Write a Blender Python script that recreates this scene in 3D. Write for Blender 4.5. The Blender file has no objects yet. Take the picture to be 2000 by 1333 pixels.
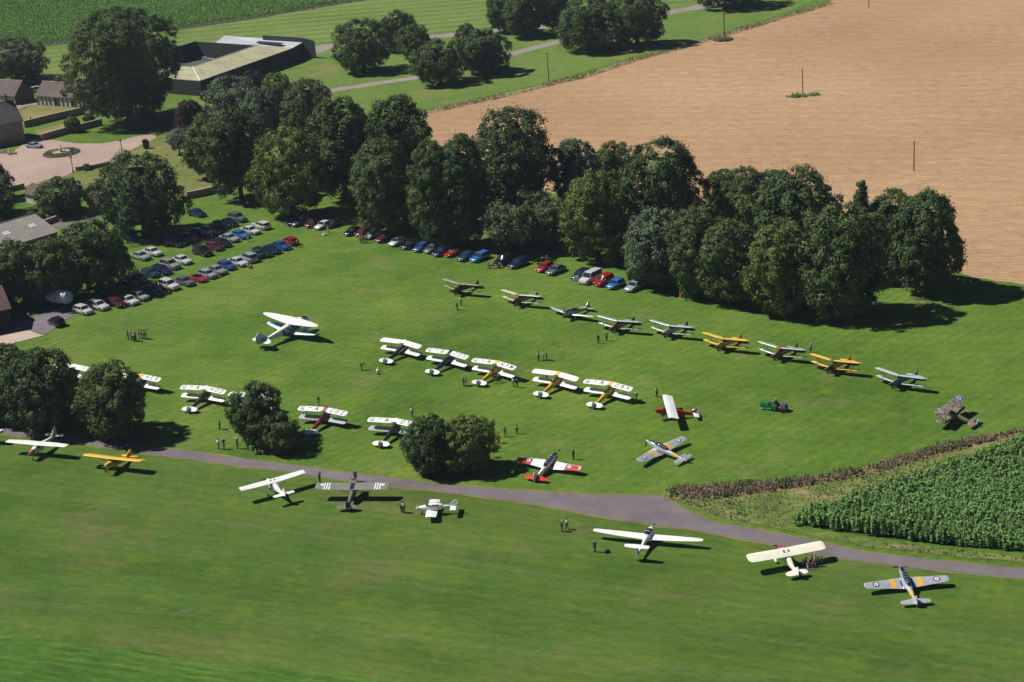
import bpy, bmesh, math, random
import numpy as np
from mathutils import Vector, Matrix
R = math.radians
scene = bpy.context.scene
C = scene.collection
random.seed(7)

# ------------------------------------------------------------------ camera
CAM_F, CAM_TH, CAM_H, CAM_RO = 3400.0, R(20.35), 106.2, R(4.36)
_F = Vector((0, math.cos(CAM_TH), -math.sin(CAM_TH)))
_R = Vector((1, 0, 0)); _U = Vector((0, math.sin(CAM_TH), math.cos(CAM_TH)))
_I = _R*math.cos(CAM_RO) - _U*math.sin(CAM_RO)
_J = _R*math.sin(CAM_RO) + _U*math.cos(CAM_RO)
cam = bpy.data.cameras.new('camera'); cam.sensor_width = 36.0; cam.lens = CAM_F/2000*36
cam.clip_start = 1.0; cam.clip_end = 12000
camo = bpy.data.objects.new('camera', cam); C.objects.link(camo)
camo.matrix_world = Matrix(((_I.x, _J.x, -_F.x, 0), (_I.y, _J.y, -_F.y, 0), (_I.z, _J.z, -_F.z, CAM_H), (0, 0, 0, 1)))
scene.camera = camo
scene.render.resolution_x = 1024; scene.render.resolution_y = 682
# ------------------------------------------------------------------ sky and sun
HAZE = 0.000075
SUN_EL, SUN_DIR = R(51), R(-13)          # elevation, and the heading the light travels along the ground
w = bpy.data.worlds.new('World'); scene.world = w; w.use_nodes = True
nt = w.node_tree; nt.nodes.clear()
sky = nt.nodes.new('ShaderNodeTexSky'); sky.sky_type = 'NISHITA'; sky.sun_disc = False
sky.sun_elevation = SUN_EL; sky.sun_rotation = R(270)-SUN_DIR
sky.altitude = 3000; sky.air_density = 0.55; sky.dust_density = 0.1; sky.ozone_density = 3.0
bg = nt.nodes.new('ShaderNodeBackground'); bg.inputs[1].default_value = 0.05
wo = nt.nodes.new('ShaderNodeOutputWorld')
nt.links.new(sky.outputs[0], bg.inputs[0]); nt.links.new(bg.outputs[0], wo.inputs[0])
sl = bpy.data.lights.new('sun', 'SUN'); sl.energy = 5.0; sl.angle = R(0.53); sl.color = (1.0, 0.965, 0.89)
so = bpy.data.objects.new('sun', sl); C.objects.link(so)
ld = Vector((math.cos(SUN_DIR)*math.cos(SUN_EL), math.sin(SUN_DIR)*math.cos(SUN_EL), -math.sin(SUN_EL)))
so.rotation_euler = ld.to_track_quat('-Z', 'Y').to_euler(); so.location = (0, 200, 300)
scene.view_settings.view_transform = 'Standard'; scene.view_settings.look = 'None'
scene.view_settings.exposure = 0.17; scene.view_settings.gamma = 1.0
scene.render.engine = 'CYCLES'
try:
    scene.cycles.max_bounces = 4; scene.cycles.diffuse_bounces = 2; scene.cycles.transparent_max_bounces = 6
except Exception: pass

# ------------------------------------------------------------------ survey helpers (a point of the survey photograph -> metres on the ground)
def at(px, py, z=0.0):
    d = _F + _I*((px-1000)/CAM_F) - _J*((py-666.5)/CAM_F)
    t = (z-CAM_H)/d.z
    return Vector((d.x*t, d.y*t, z))
def proj(p):
    v = Vector(p)-Vector((0, 0, CAM_H)); k = v.dot(_F)
    return (1000+CAM_F*v.dot(_I)/k, 666.5-CAM_F*v.dot(_J)/k)
def height(base, py):
    lo, hi = 0.2, 60
    for _ in range(40):
        m = (lo+hi)/2
        if proj((base.x, base.y, m))[1] > py: lo = m
        else: hi = m
    return lo
def scale_at(p):       # survey pixels per metre
    return CAM_F/(Vector(p)-Vector((0, 0, CAM_H))).dot(_F)

# ------------------------------------------------------------------ naming
def tag(o, label=None, cat=None, group=None, kind=None):
    if label: o['label'] = label
    if cat: o['category'] = cat
    if group: o['group'] = group
    if kind: o['kind'] = kind
    return o
def empty(name, loc=(0, 0, 0), rz=0.0):
    o = bpy.data.objects.new(name, None); C.objects.link(o)
    o.location = loc; o.rotation_euler = (0, 0, rz); o.empty_display_size = 0.3
    return o
def copy_tree(o, parent=None, color=None):
    c = o.copy(); C.objects.link(c)
    if parent is not None:
        c.parent = parent
    if color is not None: c.color = color
    for ch in o.children: copy_tree(ch, c, color)
    return c

# ------------------------------------------------------------------ materials
def newmat(name):
    m = bpy.data.materials.new(name); m.use_nodes = True
    n = m.node_tree.nodes; l = m.node_tree.links
    return m, n, l, n['Principled BSDF']
def ramp(n, stops):
    r = n.new('ShaderNodeValToRGB'); e = r.color_ramp.elements
    while len(e) > 1: e.remove(e[0])
    e[0].position = stops[0][0]; e[0].color = (*stops[0][1], 1)
    for p, c in stops[1:]:
        x = e.new(p); x.color = (*c, 1)
    return r
def noise(n, l, scale, detail=4, rough=0.55, vec=None):
    t = n.new('ShaderNodeTexNoise'); t.inputs['Scale'].default_value = scale
    t.inputs['Detail'].default_value = detail; t.inputs['Roughness'].default_value = rough
    if vec is not None: l.new(vec, t.inputs['Vector'])
    return t
def coords(n, l, scale=(1, 1, 1), rz=0.0, obj=True):
    tc = n.new('ShaderNodeNewGeometry') if not obj else n.new('ShaderNodeTexCoord')
    mp = n.new('ShaderNodeMapping'); mp.inputs['Scale'].default_value = scale; mp.inputs['Rotation'].default_value = (0, 0, rz)
    l.new(tc.outputs['Object' if obj else 'Position'], mp.inputs['Vector'])
    return mp.outputs['Vector']
def coords_dir(n, l, d, sx, sy):
    """world position turned so that x runs along heading d (degrees), then stretched"""
    g_ = n.new('ShaderNodeNewGeometry'); a_ = n.new('ShaderNodeMapping'); a_.inputs['Rotation'].default_value = (0, 0, R(-d))
    b_ = n.new('ShaderNodeMapping'); b_.inputs['Scale'].default_value = (sx, sy, 1)
    l.new(g_.outputs['Position'], a_.inputs['Vector']); l.new(a_.outputs['Vector'], b_.inputs['Vector'])
    return b_.outputs['Vector']
def mix(n, l, a, b, fac, mode='MIX'):
    m = n.new('ShaderNodeMix'); m.data_type = 'RGBA'; m.blend_type = mode
    for k, v in ((0, fac), (6, a), (7, b)):
        if hasattr(v, 'links') or hasattr(v, 'is_linked'): l.new(v, m.inputs[k])
        elif k == 0: m.inputs[0].default_value = v
        else: m.inputs[k].default_value = (*v, 1)
    return m.outputs[2]
_mc = {}
def paint(rgb, rough=0.45, metal=0.0, var=0.10, spec=0.4, name=None):
    key = (tuple(rgb), rough, metal, var)
    if key in _mc: return _mc[key]
    m, n, l, b = newmat(name or 'painted_surface')
    v = coords(n, l)
    t = noise(n, l, 1.7, 5, 0.6, v)
    r = ramp(n, [(0.3, tuple(c*(1-var) for c in rgb)), (0.7, tuple(min(1, c*(1+var*0.4)) for c in rgb))])
    l.new(t.outputs[0], r.inputs[0]); l.new(r.outputs[0], b.inputs['Base Color'])
    b.inputs['Roughness'].default_value = rough; b.inputs['Metallic'].default_value = metal
    b.inputs['Specular IOR Level'].default_value = spec
    _mc[key] = m
    return m
def glass_mat():
    m, n, l, b = newmat('dark_glass')
    b.inputs['Base Color'].default_value = (0.018, 0.026, 0.05, 1); b.inputs['Roughness'].default_value = 0.08
    b.inputs['Specular IOR Level'].default_value = 0.6
    return m
def objcol_mat(name, rough, metal=0.0, coat=0.0):
    m, n, l, b = newmat(name)
    oi = n.new('ShaderNodeObjectInfo'); t = noise(n, l, 3.0, 3, 0.5, coords(n, l))
    r = ramp(n, [(0.3, (0.82, 0.82, 0.82)), (0.7, (1, 1, 1))]); l.new(t.outputs[0], r.inputs[0])
    o = mix(n, l, oi.outputs['Color'], r.outputs[0], 1.0, 'MULTIPLY')
    l.new(o, b.inputs['Base Color']); b.inputs['Roughness'].default_value = rough; b.inputs['Metallic'].default_value = metal
    b.inputs['Coat Weight'].default_value = coat; b.inputs['Coat Roughness'].default_value = 0.05
    return m
GLASS = glass_mat()
BLACK = paint((0.012, 0.012, 0.014), 0.6, name='black_rubber')
DARKM = paint((0.05, 0.05, 0.055), 0.5, name='dark_metal')
STEEL = paint((0.35, 0.36, 0.38), 0.35, 0.6, name='grey_metal')
WHITE = paint((0.80, 0.80, 0.79), 0.45, name='white_paint')
WOOD = paint((0.10, 0.065, 0.04), 0.8, 0, 0.3, name='weathered_wood')

# ------------------------------------------------------------------ mesh builder
class MB:
    def __init__(s): s.v = []; s.f = []; s.m = []; s.mi = 0
    def add(s, v, f):
        k = len(s.v); s.v += [tuple(p) for p in v]; s.f += [tuple(i+k for i in q) for q in f]; s.m += [s.mi]*len(f); return s
    def box(s, c, d, rz=0.0, ry=0.0):
        M = Matrix.Rotation(rz, 3, 'Z') @ Matrix.Rotation(ry, 3, 'Y')
        v = [Vector(c)+M @ Vector((x*d[0]/2, y*d[1]/2, z*d[2]/2)) for x in (-1, 1) for y in (-1, 1) for z in (-1, 1)]
        return s.add(v, [(0, 1, 3, 2), (4, 6, 7, 5), (0, 4, 5, 1), (2, 3, 7, 6), (0, 2, 6, 4), (1, 5, 7, 3)])
    def tube(s, p0, p1, r0, r1=None, n=8, flat=1.0):
        r1 = r0 if r1 is None else r1
        p0 = Vector(p0); p1 = Vector(p1); d = (p1-p0).normalized()
        a = d.cross(Vector((0, 0, 1)) if abs(d.z) < 0.9 else Vector((0, 1, 0))).normalized(); b = d.cross(a)
        v = []
        for p, r in ((p0, r0), (p1, r1)):
            for k in range(n):
                t = 2*math.pi*k/n; v.append(p+a*math.cos(t)*r*flat+b*math.sin(t)*r)
        f = [(k, (k+1) % n, n+(k+1) % n, n+k) for k in range(n)]
        return s.add(v, f+[tuple(range(n))[::-1], tuple(range(n, 2*n))])
    def path(s, pts, r, n=6):
        for a, b in zip(pts, pts[1:]): s.tube(a, b, r, r, n)
        return s
    def loft(s, rings, cap=True):
        n = len(rings[0]); v = [p for r in rings for p in r]
        f = [(i*n+k, i*n+(k+1) % n, (i+1)*n+(k+1) % n, (i+1)*n+k) for i in range(len(rings)-1) for k in range(n)]
        if cap: f += [tuple(range(n))[::-1], tuple(range((len(rings)-1)*n, len(rings)*n))]
        return s.add(v, f)
    def prism(s, poly, lo, hi, axis='y'):     # poly in the two other axes
        def P(a, b, c): return {'y': (a, c, b), 'z': (a, b, c), 'x': (c, a, b)}[axis]
        n = len(poly)
        v = [P(a, b, lo) for a, b in poly]+[P(a, b, hi) for a, b in poly]
        return s.add(v, [tuple(range(n))[::-1], tuple(range(n, 2*n))]+[(k, (k+1) % n, n+(k+1) % n, n+k) for k in range(n)])
    def ball(s, c, r, n=10, m=6, sq=(1, 1, 1)):
        v = []; 
        for i in range(m+1):
            t = math.pi*i/m
            for k in range(n):
                p = 2*math.pi*k/n; v.append((c[0]+r*sq[0]*math.sin(t)*math.cos(p), c[1]+r*sq[1]*math.sin(t)*math.sin(p), c[2]+r*sq[2]*math.cos(t)))
        f = [(i*n+k, (i+1)*n+k, (i+1)*n+(k+1) % n, i*n+(k+1) % n) for i in range(m) for k in range(n)]
        return s.add(v, f)
    def lathe(s, prof, c=(0, 0, 0), n=16, axis='z'):
        rings = []
        for r, h in prof:
            ring = []
            for k in range(n):
                t = 2*math.pi*k/n; a, b = r*math.cos(t), r*math.sin(t)
                q = {'z': (a, b, h), 'y': (a, h, b), 'x': (h, a, b)}[axis]
                ring.append((c[0]+q[0], c[1]+q[1], c[2]+q[2]))
            rings.append(ring)
        return s.loft(rings)
    def build(s, name, mats, parent=None, smooth=35, loc=None, rz=0.0, xf=None, bevel=0):
        me = bpy.data.meshes.new(name)
        v = s.v if xf is None else [tuple(xf @ Vector(p)) for p in s.v]
        me.from_pydata(v, [], s.f)
        if not isinstance(mats, (list, tuple)): mats = [mats]
        for m in mats: me.materials.append(m)
        if len(mats) > 1: me.polygons.foreach_set('material_index', s.m)
        bm = bmesh.new(); bm.from_mesh(me); bmesh.ops.remove_doubles(bm, verts=bm.verts, dist=1e-5)
        bmesh.ops.recalc_face_normals(bm, faces=bm.faces); bm.to_mesh(me); bm.free()
        if smooth: me.shade_smooth(); me.set_sharp_from_angle(angle=R(smooth))
        o = bpy.data.objects.new(name, me); C.objects.link(o)
        if parent is not None: o.parent = parent
        if loc is not None: o.location = loc; o.rotation_euler = (0, 0, rz)
        if bevel:
            b = o.modifiers.new('bevel', 'BEVEL'); b.width = bevel; b.segments = 2; b.limit_method = 'ANGLE'
        return o
def np_mesh(name, v, quads, mats, parent=None, idx=None, smooth=False):
    me = bpy.data.meshes.new(name); nv, nq = len(v), len(quads)
    me.vertices.add(nv); me.vertices.foreach_set('co', np.asarray(v, dtype=np.float32).ravel())
    me.loops.add(nq*4); me.loops.foreach_set('vertex_index', np.asarray(quads, dtype=np.int32).ravel())
    me.polygons.add(nq); me.polygons.foreach_set('loop_start', np.arange(0, nq*4, 4, dtype=np.int32))
    for m in mats: me.materials.append(m)
    if idx is not None: me.polygons.foreach_set('material_index', np.asarray(idx, dtype=np.int32))
    me.update(calc_edges=True); me.validate()
    o = bpy.data.objects.new(name, me); C.objects.link(o)
    if parent is not None: o.parent = parent
    return o
# ================================================================== GROUND
def ground_mat(name, stops, big=0.02, mid=0.25, fine=2.2, stripe=None, dry=None, flecks=None, fls=0.8, fstr=(0.4, 1.0, 1.0), fam=0.26, fdir=-18, rough=0.9, bump=0.0, contrast=0.35):
    """stops: dark, mid, light colours; patches at three sizes, optional mowing stripes and dry patches"""
    m, n, l, b = newmat(name)
    v = coords(n, l, obj=False)
    t1 = noise(n, l, big, 3, 0.5, v); t2 = noise(n, l, mid, 5, 0.6, v); t3 = noise(n, l, fine, 5, 0.7, v)
    a = n.new('ShaderNodeMath'); a.operation = 'MULTIPLY_ADD'; l.new(t1.outputs[0], a.inputs[0]); a.inputs[1].default_value = 0.45
    a2 = n.new('ShaderNodeMath'); a2.operation = 'MULTIPLY_ADD'; l.new(t2.outputs[0], a2.inputs[0]); a2.inputs[1].default_value = 0.33
    a3 = n.new('ShaderNodeMath'); a3.operation = 'MULTIPLY'; l.new(t3.outputs[0], a3.inputs[0]); a3.inputs[1].default_value = 0.22
    l.new(a3.outputs[0], a2.inputs[2]); l.new(a2.outputs[0], a.inputs[2])
    r = ramp(n, [(0.5-contrast*0.45, stops[0]), (0.5, stops[1]), (0.5+contrast*0.45, stops[2])]); l.new(a.outputs[0], r.inputs[0])
    col = r.outputs[0]
    if dry:
        t4 = noise(n, l, dry[1], 4, 0.62, v)
        q = ramp(n, [(dry[2], (0, 0, 0)), (dry[2]+0.16, (1, 1, 1))]); l.new(t4.outputs[0], q.inputs[0])
        k = n.new('ShaderNodeMath'); k.operation = 'MULTIPLY'; l.new(q.outputs[0], k.inputs[0]); k.inputs[1].default_value = dry[3]
        col = mix(n, l, col, dry[0], k.outputs[0])
    if flecks:
        t5 = noise(n, l, flecks[1], 6, 0.68, v); q = ramp(n, [(flecks[2], (0, 0, 0)), (flecks[2]+0.10, (1, 1, 1))]); l.new(t5.outputs[0], q.inputs[0])
        k = n.new('ShaderNodeMath'); k.operation = 'MULTIPLY'; l.new(q.outputs[0], k.inputs[0]); k.inputs[1].default_value = flecks[3]
        col = mix(n, l, col, flecks[0], k.outputs[0])
        t6 = noise(n, l, fls, 6, 0.78, coords_dir(n, l, fdir, fstr[0], fstr[1])); q = ramp(n, [(0.34, (1-fam, 1-fam, 1-fam*.9)), (0.5, (1, 1, 1)), (0.66, (1+fam, 1+fam*.8, 1+fam*.5))]); l.new(t6.outputs[0], q.inputs[0])
        col = mix(n, l, col, q.outputs[0], 1.0, 'MULTIPLY')
    if stripe:
        for (rz, sc, strength, dist) in stripe:
            sv = coords_dir(n, l, rz, 1, 1)
            wv = n.new('ShaderNodeTexWave'); wv.wave_type = 'BANDS'; wv.bands_direction = 'Y'
            wv.inputs['Scale'].default_value = sc; wv.inputs['Distortion'].default_value = dist; wv.inputs['Detail'].default_value = 2
            wv.inputs['Detail Scale'].default_value = 1.5
            l.new(sv, wv.inputs['Vector'])
            q = ramp(n, [(0.25, (1-strength,)*3), (0.75, (1+strength*0.3,)*3)]); l.new(wv.outputs[0], q.inputs[0])
            col = mix(n, l, col, q.outputs[0], 1.0, 'MULTIPLY')
    l.new(col, b.inputs['Base Color']); b.inputs['Roughness'].default_value = rough
    b.inputs['Specular IOR Level'].default_value = 0.12
    if bump:
        bp = n.new('ShaderNodeBump'); bp.inputs['Strength'].default_value = bump; bp.inputs['Distance'].default_value = 0.15
        l.new(t3.outputs[0], bp.inputs['Height']); l.new(bp.outputs[0], b.inputs['Normal'])
    return m
def sheet(name, pts, z, mat, kind='structure', smooth_edge=0.0, seed=1):
    """flat sheet from ground points; long edges are broken up so that they are not ruler straight"""
    P = [Vector((p[0], p[1])) for p in pts]
    if smooth_edge:
        rg = random.Random(seed); Q = []
        for a, b in zip(P, P[1:]+P[:1]):
            d = b-a; k = max(1, int(d.length/2.5)); k = min(k, 160); nrm = Vector((-d.y, d.x)).normalized()
            for i in range(k):
                j = 0 if i == 0 else rg.gauss(0, smooth_edge)
                Q.append(a+d*(i/k)+nrm*j)
        P = Q
    me = bpy.data.meshes.new(name); bm = bmesh.new()
    vs = [bm.verts.new((p.x, p.y, z)) for p in P]; f = bm.faces.new(vs); bmesh.ops.triangulate(bm, faces=[f])
    bmesh.ops.recalc_face_normals(bm, faces=bm.faces)
    for q in bm.faces:
        if q.normal.z < 0: q.normal_flip()
    bm.to_mesh(me); bm.free(); me.materials.append(mat)
    o = bpy.data.objects.new(name, me); C.objects.link(o); o['kind'] = kind
    return o
def pix(pts, z=0): return [at(x, y, z) for x, y in pts]

G_FIELD = ground_mat('airfield_grass', [(0.058, 0.118, 0.014), (0.092, 0.168, 0.022), (0.140, 0.205, 0.034)], 0.03, 0.16, 1.5, contrast=0.30,
                     dry=((0.20, 0.175, 0.08), 0.09, 0.57, 0.5), flecks=((0.150, 0.215, 0.018), 0.13, 0.54, 0.40), fls=1.5, fstr=(0.5, 1.0), fam=0.27, fdir=-18, stripe=[(43, 0.16, 0.07, 3.0), (-20, 0.09, 0.05, 5.0)])
me = bpy.data.meshes.new('ground'); me.from_pydata([(-4000, -600, 0), (4000, -600, 0), (4000, 7000, 0), (-4000, 7000, 0)], [], [(0, 1, 2, 3)])
me.materials.append(G_FIELD); g = bpy.data.objects.new('ground', me); C.objects.link(g); g['kind'] = 'structure'

G_RUN = ground_mat('runway_grass', [(0.050, 0.105, 0.014), (0.078, 0.138, 0.022), (0.112, 0.156, 0.034)], 0.022, 0.13, 1.3, contrast=0.30,
                   dry=((0.17, 0.125, 0.065), 0.06, 0.56, 0.5), flecks=((0.12, 0.18, 0.014), 0.10, 0.56, 0.45), fls=1.5, fstr=(0.35, 1.0), fam=0.24, fdir=-23, stripe=[(-23, 0.13, 0.07, 5.0), (-22, 0.025, 0.08, 5.0)])
sheet('runway_strip', [(-400, -200)] + [tuple(p.xy) for p in pix([(-700, 800), (-10, 846), (212, 876), (500, 916), (860, 962), (1100, 997), (1330, 1032), (1600, 1085), (2000, 1132), (2900, 1200)])] + [(400, -200)], 0.01, G_RUN)
# taller grass strip, bottom left
G_TALL = ground_mat('longer_grass', [(0.038, 0.100, 0.012), (0.060, 0.138, 0.018), (0.095, 0.170, 0.026)], 0.03, 0.35, 2.5, contrast=.26, fls=1.2, fstr=(0.12, 1.0), fam=0.38, fdir=-22, stripe=[(-22, 0.22, 0.12, 6)], flecks=((0.12, 0.17, 0.04), 0.2, 0.56, 0.4), bump=0.4)
sheet('long_grass_strip', pix([(-500, 1215), (0, 1238), (250, 1268), (450, 1300), (700, 1320), (1000, 1400), (900, 1700), (-600, 1700)]), 0.03, G_TALL, smooth_edge=0.25, seed=3)
# stubble field
STUB = ground_mat('stubble', [(0.29, 0.178, 0.098), (0.41, 0.262, 0.150), (0.53, 0.360, 0.215)], 0.012, 0.35, 2.6,
                  stripe=[(-21, 0.22, 0.12, 5.0), (-19, 0.05, 0.06, 6.0)], flecks=((0.62, 0.42, 0.28), 1.4, 0.58, 0.35), fls=1.7, fstr=(0.16, 1.0), fam=0.26, fdir=-21, bump=0.5, contrast=0.5)
stub_px = [(828, 218), (960, 190), (1070, 163), (1130, 150), (1230, 117), (1340, 88), (1500, 40), (1620, 5), (1700, -40)]
sp = pix(stub_px); far = sp[-1] + (sp[-1]-sp[-3]).normalized()*1500
sheet('stubble_field', [tuple(p.xy) for p in sp] + [tuple(far.xy), (3500, 2600), (3500, 330), tuple(at(2600, 640).xy), tuple(at(2000, 557).xy), tuple(at(1850, 532).xy),
      tuple(at(1500, 480).xy), tuple(at(1150, 400).xy), tuple(at(850, 300).xy)], 0.03, STUB, smooth_edge=0.35, seed=5)
VERGE = ground_mat('dry_verge', [(0.16, 0.10, 0.06), (0.26, 0.19, 0.10), (0.20, 0.20, 0.08)], 0.1, 0.5, 2.5, bump=0.4)
vp = pix(stub_px[:8]); vq = [p+Vector((2.0, -3.2, 0)) for p in vp]
sheet('field_margin', [tuple(p.xy) for p in vp]+[tuple(p.xy) for p in vq[::-1]], 0.05, VERGE, smooth_edge=0.4, seed=8)
# mown parkland with stripes, behind
PARK = ground_mat('mown_parkland', [(0.10, 0.16, 0.030), (0.140, 0.205, 0.045), (0.18, 0.235, 0.062)], 0.02, 0.15, 1.2, stripe=[(4, 0.035, 0.17, 0.8)], flecks=((0.13, 0.20, 0.03), 0.1, 0.6, 0.4),
                  dry=((0.20, 0.17, 0.07), 0.05, 0.64, 0.4))
sheet('mown_parkland', pix([(-300, 175), (0, 160), (95, 168), (330, 130), (420, 105), (620, 92), (840, 74), (1000, 57), (1300, 15), (1500, -25), (1300, -60), (1000, -80), (720, -8), (500, 38), (180, 82), (0, 108), (-300, 145)]), 0.02, PARK)
LAWN = ground_mat('park_lawn', [(0.080, 0.145, 0.026), (0.115, 0.185, 0.036), (0.16, 0.21, 0.055)], 0.03, 0.2, 1.2, dry=((0.25, 0.18, 0.08), 0.045, 0.56, 0.6), flecks=((0.15, 0.21, 0.03), 0.07, 0.57, 0.4))
sheet('park_lawn', pix([(330, 230), (420, 150), (620, 92), (840, 74), (1000, 57), (1300, 15), (1500, -25), (1640, -20), (1500, 38), (1340, 86), (1230, 115), (1070, 161), (960, 188), (828, 216), (840, 260), (600, 300)]), 0.02, LAWN, seed=9)
# asphalt
ASPH = ground_mat('worn_asphalt', [(0.125, 0.105, 0.115), (0.165, 0.145, 0.158), (0.205, 0.180, 0.190)], 0.05, 0.35, 3.0, contrast=.28, dry=((0.24, 0.165, 0.14), 0.12, 0.57, 0.6))
up = [(-500, 762), (-200, 808), (0, 833), (75, 846), (200, 860), (300, 874), (400, 887), (600, 913), (700, 927), (850, 946), (1000, 959), (1150, 967), (1290, 969), (1312, 980), (1345, 1000), (1400, 1022), (1500, 1039), (1600, 1059), (1700, 1081), (1850, 1097), (2000, 1112), (2500, 1160)]
lo = [(-500, 775), (-200, 820), (0, 846), (125, 863), (212, 874), (400, 902), (500, 914), (600, 928), (700, 942), (860, 960), (1000, 978), (1100, 995), (1200, 1014), (1330, 1031), (1480, 1058), (1600, 1084), (1760, 1108), (2000, 1131), (2500, 1180)]
sheet('taxiway_road', pix(up+lo[::-1]), 0.045, ASPH, smooth_edge=0.10, seed=12)
DRYV = ground_mat('dry_road_edge', [(0.09, 0.12, 0.03), (0.17, 0.15, 0.06), (0.24, 0.19, 0.10)], 0.1, 0.6, 3.0)
sheet('road_edge', pix([(x, y-3.0) for x, y in up]+[(x, y+3.0) for x, y in lo[::-1]]), 0.03, DRYV, smooth_edge=0.22, seed=14)
# drives through the park
def ribbon(name, px, wd, z, mat, seed=2):
    P = pix(px); L, Rr = [], []
    for i, p in enumerate(P):
        d = (P[min(i+1, len(P)-1)]-P[max(i-1, 0)]); d.z = 0; nrm = Vector((-d.y, d.x, 0)).normalized()*wd/2
        L.append(tuple((p+nrm).xy)); Rr.append(tuple((p-nrm).xy))
    return sheet(name, L+Rr[::-1], z, mat, smooth_edge=0.12, seed=seed)
DRIVE = ground_mat('gravel_drive', [(0.20, 0.165, 0.155), (0.27, 0.225, 0.21), (0.33, 0.28, 0.26)], 0.1, 0.8, 4)
ribbon('park_drive', [(608, 104), (640, 90), (700, 84), (840, 73), (960, 61), (1060, 53), (1200, 40), (1400, 10), (1500, -12)], 7, 0.04, DRIVE)
ribbon('avenue_drive', [(600, 192), (650, 177), (730, 164), (800, 154), (870, 142), (960, 116), (1040, 95), (1110, 78), (1200, 52), (1300, 28), (1360, 14), (1480, -20)], 5, 0.05, DRIVE)
GRAV = ground_mat('pink_gravel', [(0.30, 0.215, 0.175), (0.37, 0.27, 0.225), (0.44, 0.33, 0.28)], 0.06, 0.6, 4)
sheet('gravel_forecourt', pix([(-60, 300), (20, 300), (60, 272), (95, 273), (150, 281), (200, 281), (236, 275), (262, 268), (300, 262), (305, 270), (275, 284), (240, 303), (236, 316), (148, 334), (128, 345), (102, 349), (60, 362), (12, 373), (-80, 380)]), 0.05, GRAV, smooth_edge=0.1)
DLAWN = ground_mat('dry_lawn', [(0.15, 0.15, 0.05), (0.21, 0.19, 0.075), (0.27, 0.23, 0.10)], 0.1, 0.5, 2)
sheet('dry_lawn', pix([(46, 248), (34, 218), (70, 206), (166, 213), (164, 220)]), 0.03, DLAWN)
sheet('terrace_lawn', pix([(66, 256), (150, 236), (192, 238), (200, 243), (90, 270), (86, 272)]), 0.03, DLAWN)
ribbon('cottage_path', [(-40, 238), (10, 222), (40, 208), (74, 203)], 4, 0.06, DRIVE)
CONC = ground_mat('pale_concrete', [(0.36, 0.27, 0.22), (0.45, 0.35, 0.29), (0.52, 0.42, 0.35)], 0.1, 0.7, 4)
sheet('concrete_apron', pix([(-80, 676), (-20, 660), (56, 646), (85, 656), (0, 678), (-60, 700)]), 0.07, CONC)
sheet('yard', pix([(-80, 640), (30, 628), (75, 618), (120, 600), (150, 590), (160, 610), (120, 628), (112, 640), (88, 654), (56, 645), (-20, 659)]), 0.05, ASPH)
YARD2 = ground_mat('shady_yard', [(0.12, 0.10, 0.09), (0.16, 0.14, 0.12), (0.2, 0.17, 0.15)], 0.1, 0.6, 3)  # brown grey ground for the lane and the far maize
sheet('lane', pix([(30, 446), (60, 440), (112, 430), (200, 408), (230, 412), (180, 430), (140, 445), (60, 447)]), 0.05, YARD2)

OLAWN = ground_mat('garden_lawn', [(0.10, 0.125, 0.03), (0.145, 0.165, 0.045), (0.20, 0.20, 0.07)], 0.05, 0.3, 1.5, flecks=((0.22, 0.18, 0.08), 0.12, 0.55, 0.5))
sheet('garden_lawn', pix([(150, 340), (236, 318), (242, 304), (276, 286), (306, 268), (345, 250), (420, 300), (470, 400), (425, 372), (366, 387), (330, 400), (250, 340), (190, 380), (96, 378), (60, 366), (104, 350)]), 0.035, OLAWN, smooth_edge=0.15)
def worn_mat():
    m, n, l, b = newmat('worn_grass'); v = coords_dir(n, l, 43, 0.35, 1.0)
    t = noise(n, l, 0.9, 6, 0.75, v); q = ramp(n, [(0.40, (0, 0, 0)), (0.75, (0.34, 0.34, 0.34))]); l.new(t.outputs[0], q.inputs[0])
    b.inputs['Base Color'].default_value = (0.24, 0.26, 0.12, 1); b.inputs['Roughness'].default_value = 0.95
    l.new(q.outputs[0], b.inputs['Alpha']); return m
WORN = worn_mat()
for i_, (pp, wd) in enumerate((([(40, 700), (170, 650), (300, 606), (420, 566), (540, 520), (640, 490)], 1.4), ([(60, 715), (200, 662), (330, 617), (450, 574), (560, 528), (650, 496)], 1.0), ([(90, 730), (220, 685), (330, 650), (430, 615)], 0.8),
        ([(300, 560), (380, 532), (450, 502), (520, 470)], 1.6), ([(250, 650), (420, 600), (560, 560), (700, 540)], 0.9), ([(600, 500), (700, 520), (850, 545), (1000, 560)], 1.2), ([(1500, 800), (1600, 780), (1700, 790), (1800, 830)], 1.0), ([(1250, 720), (1400, 760), (1560, 830), (1640, 870)], 0.8),
        ([(0, 960), (300, 1000), (700, 1060), (1200, 1150), (2000, 1260)], 1.2), ([(0, 1180), (400, 1200), (900, 1260), (1500, 1330)], 1.5), ([(100, 1040), (600, 1110), (1300, 1220), (2000, 1330)], 0.9))):
    ribbon('wheel_track', pp, wd, 0.045+i_*0.004, WORN, seed=30+i_)
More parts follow.
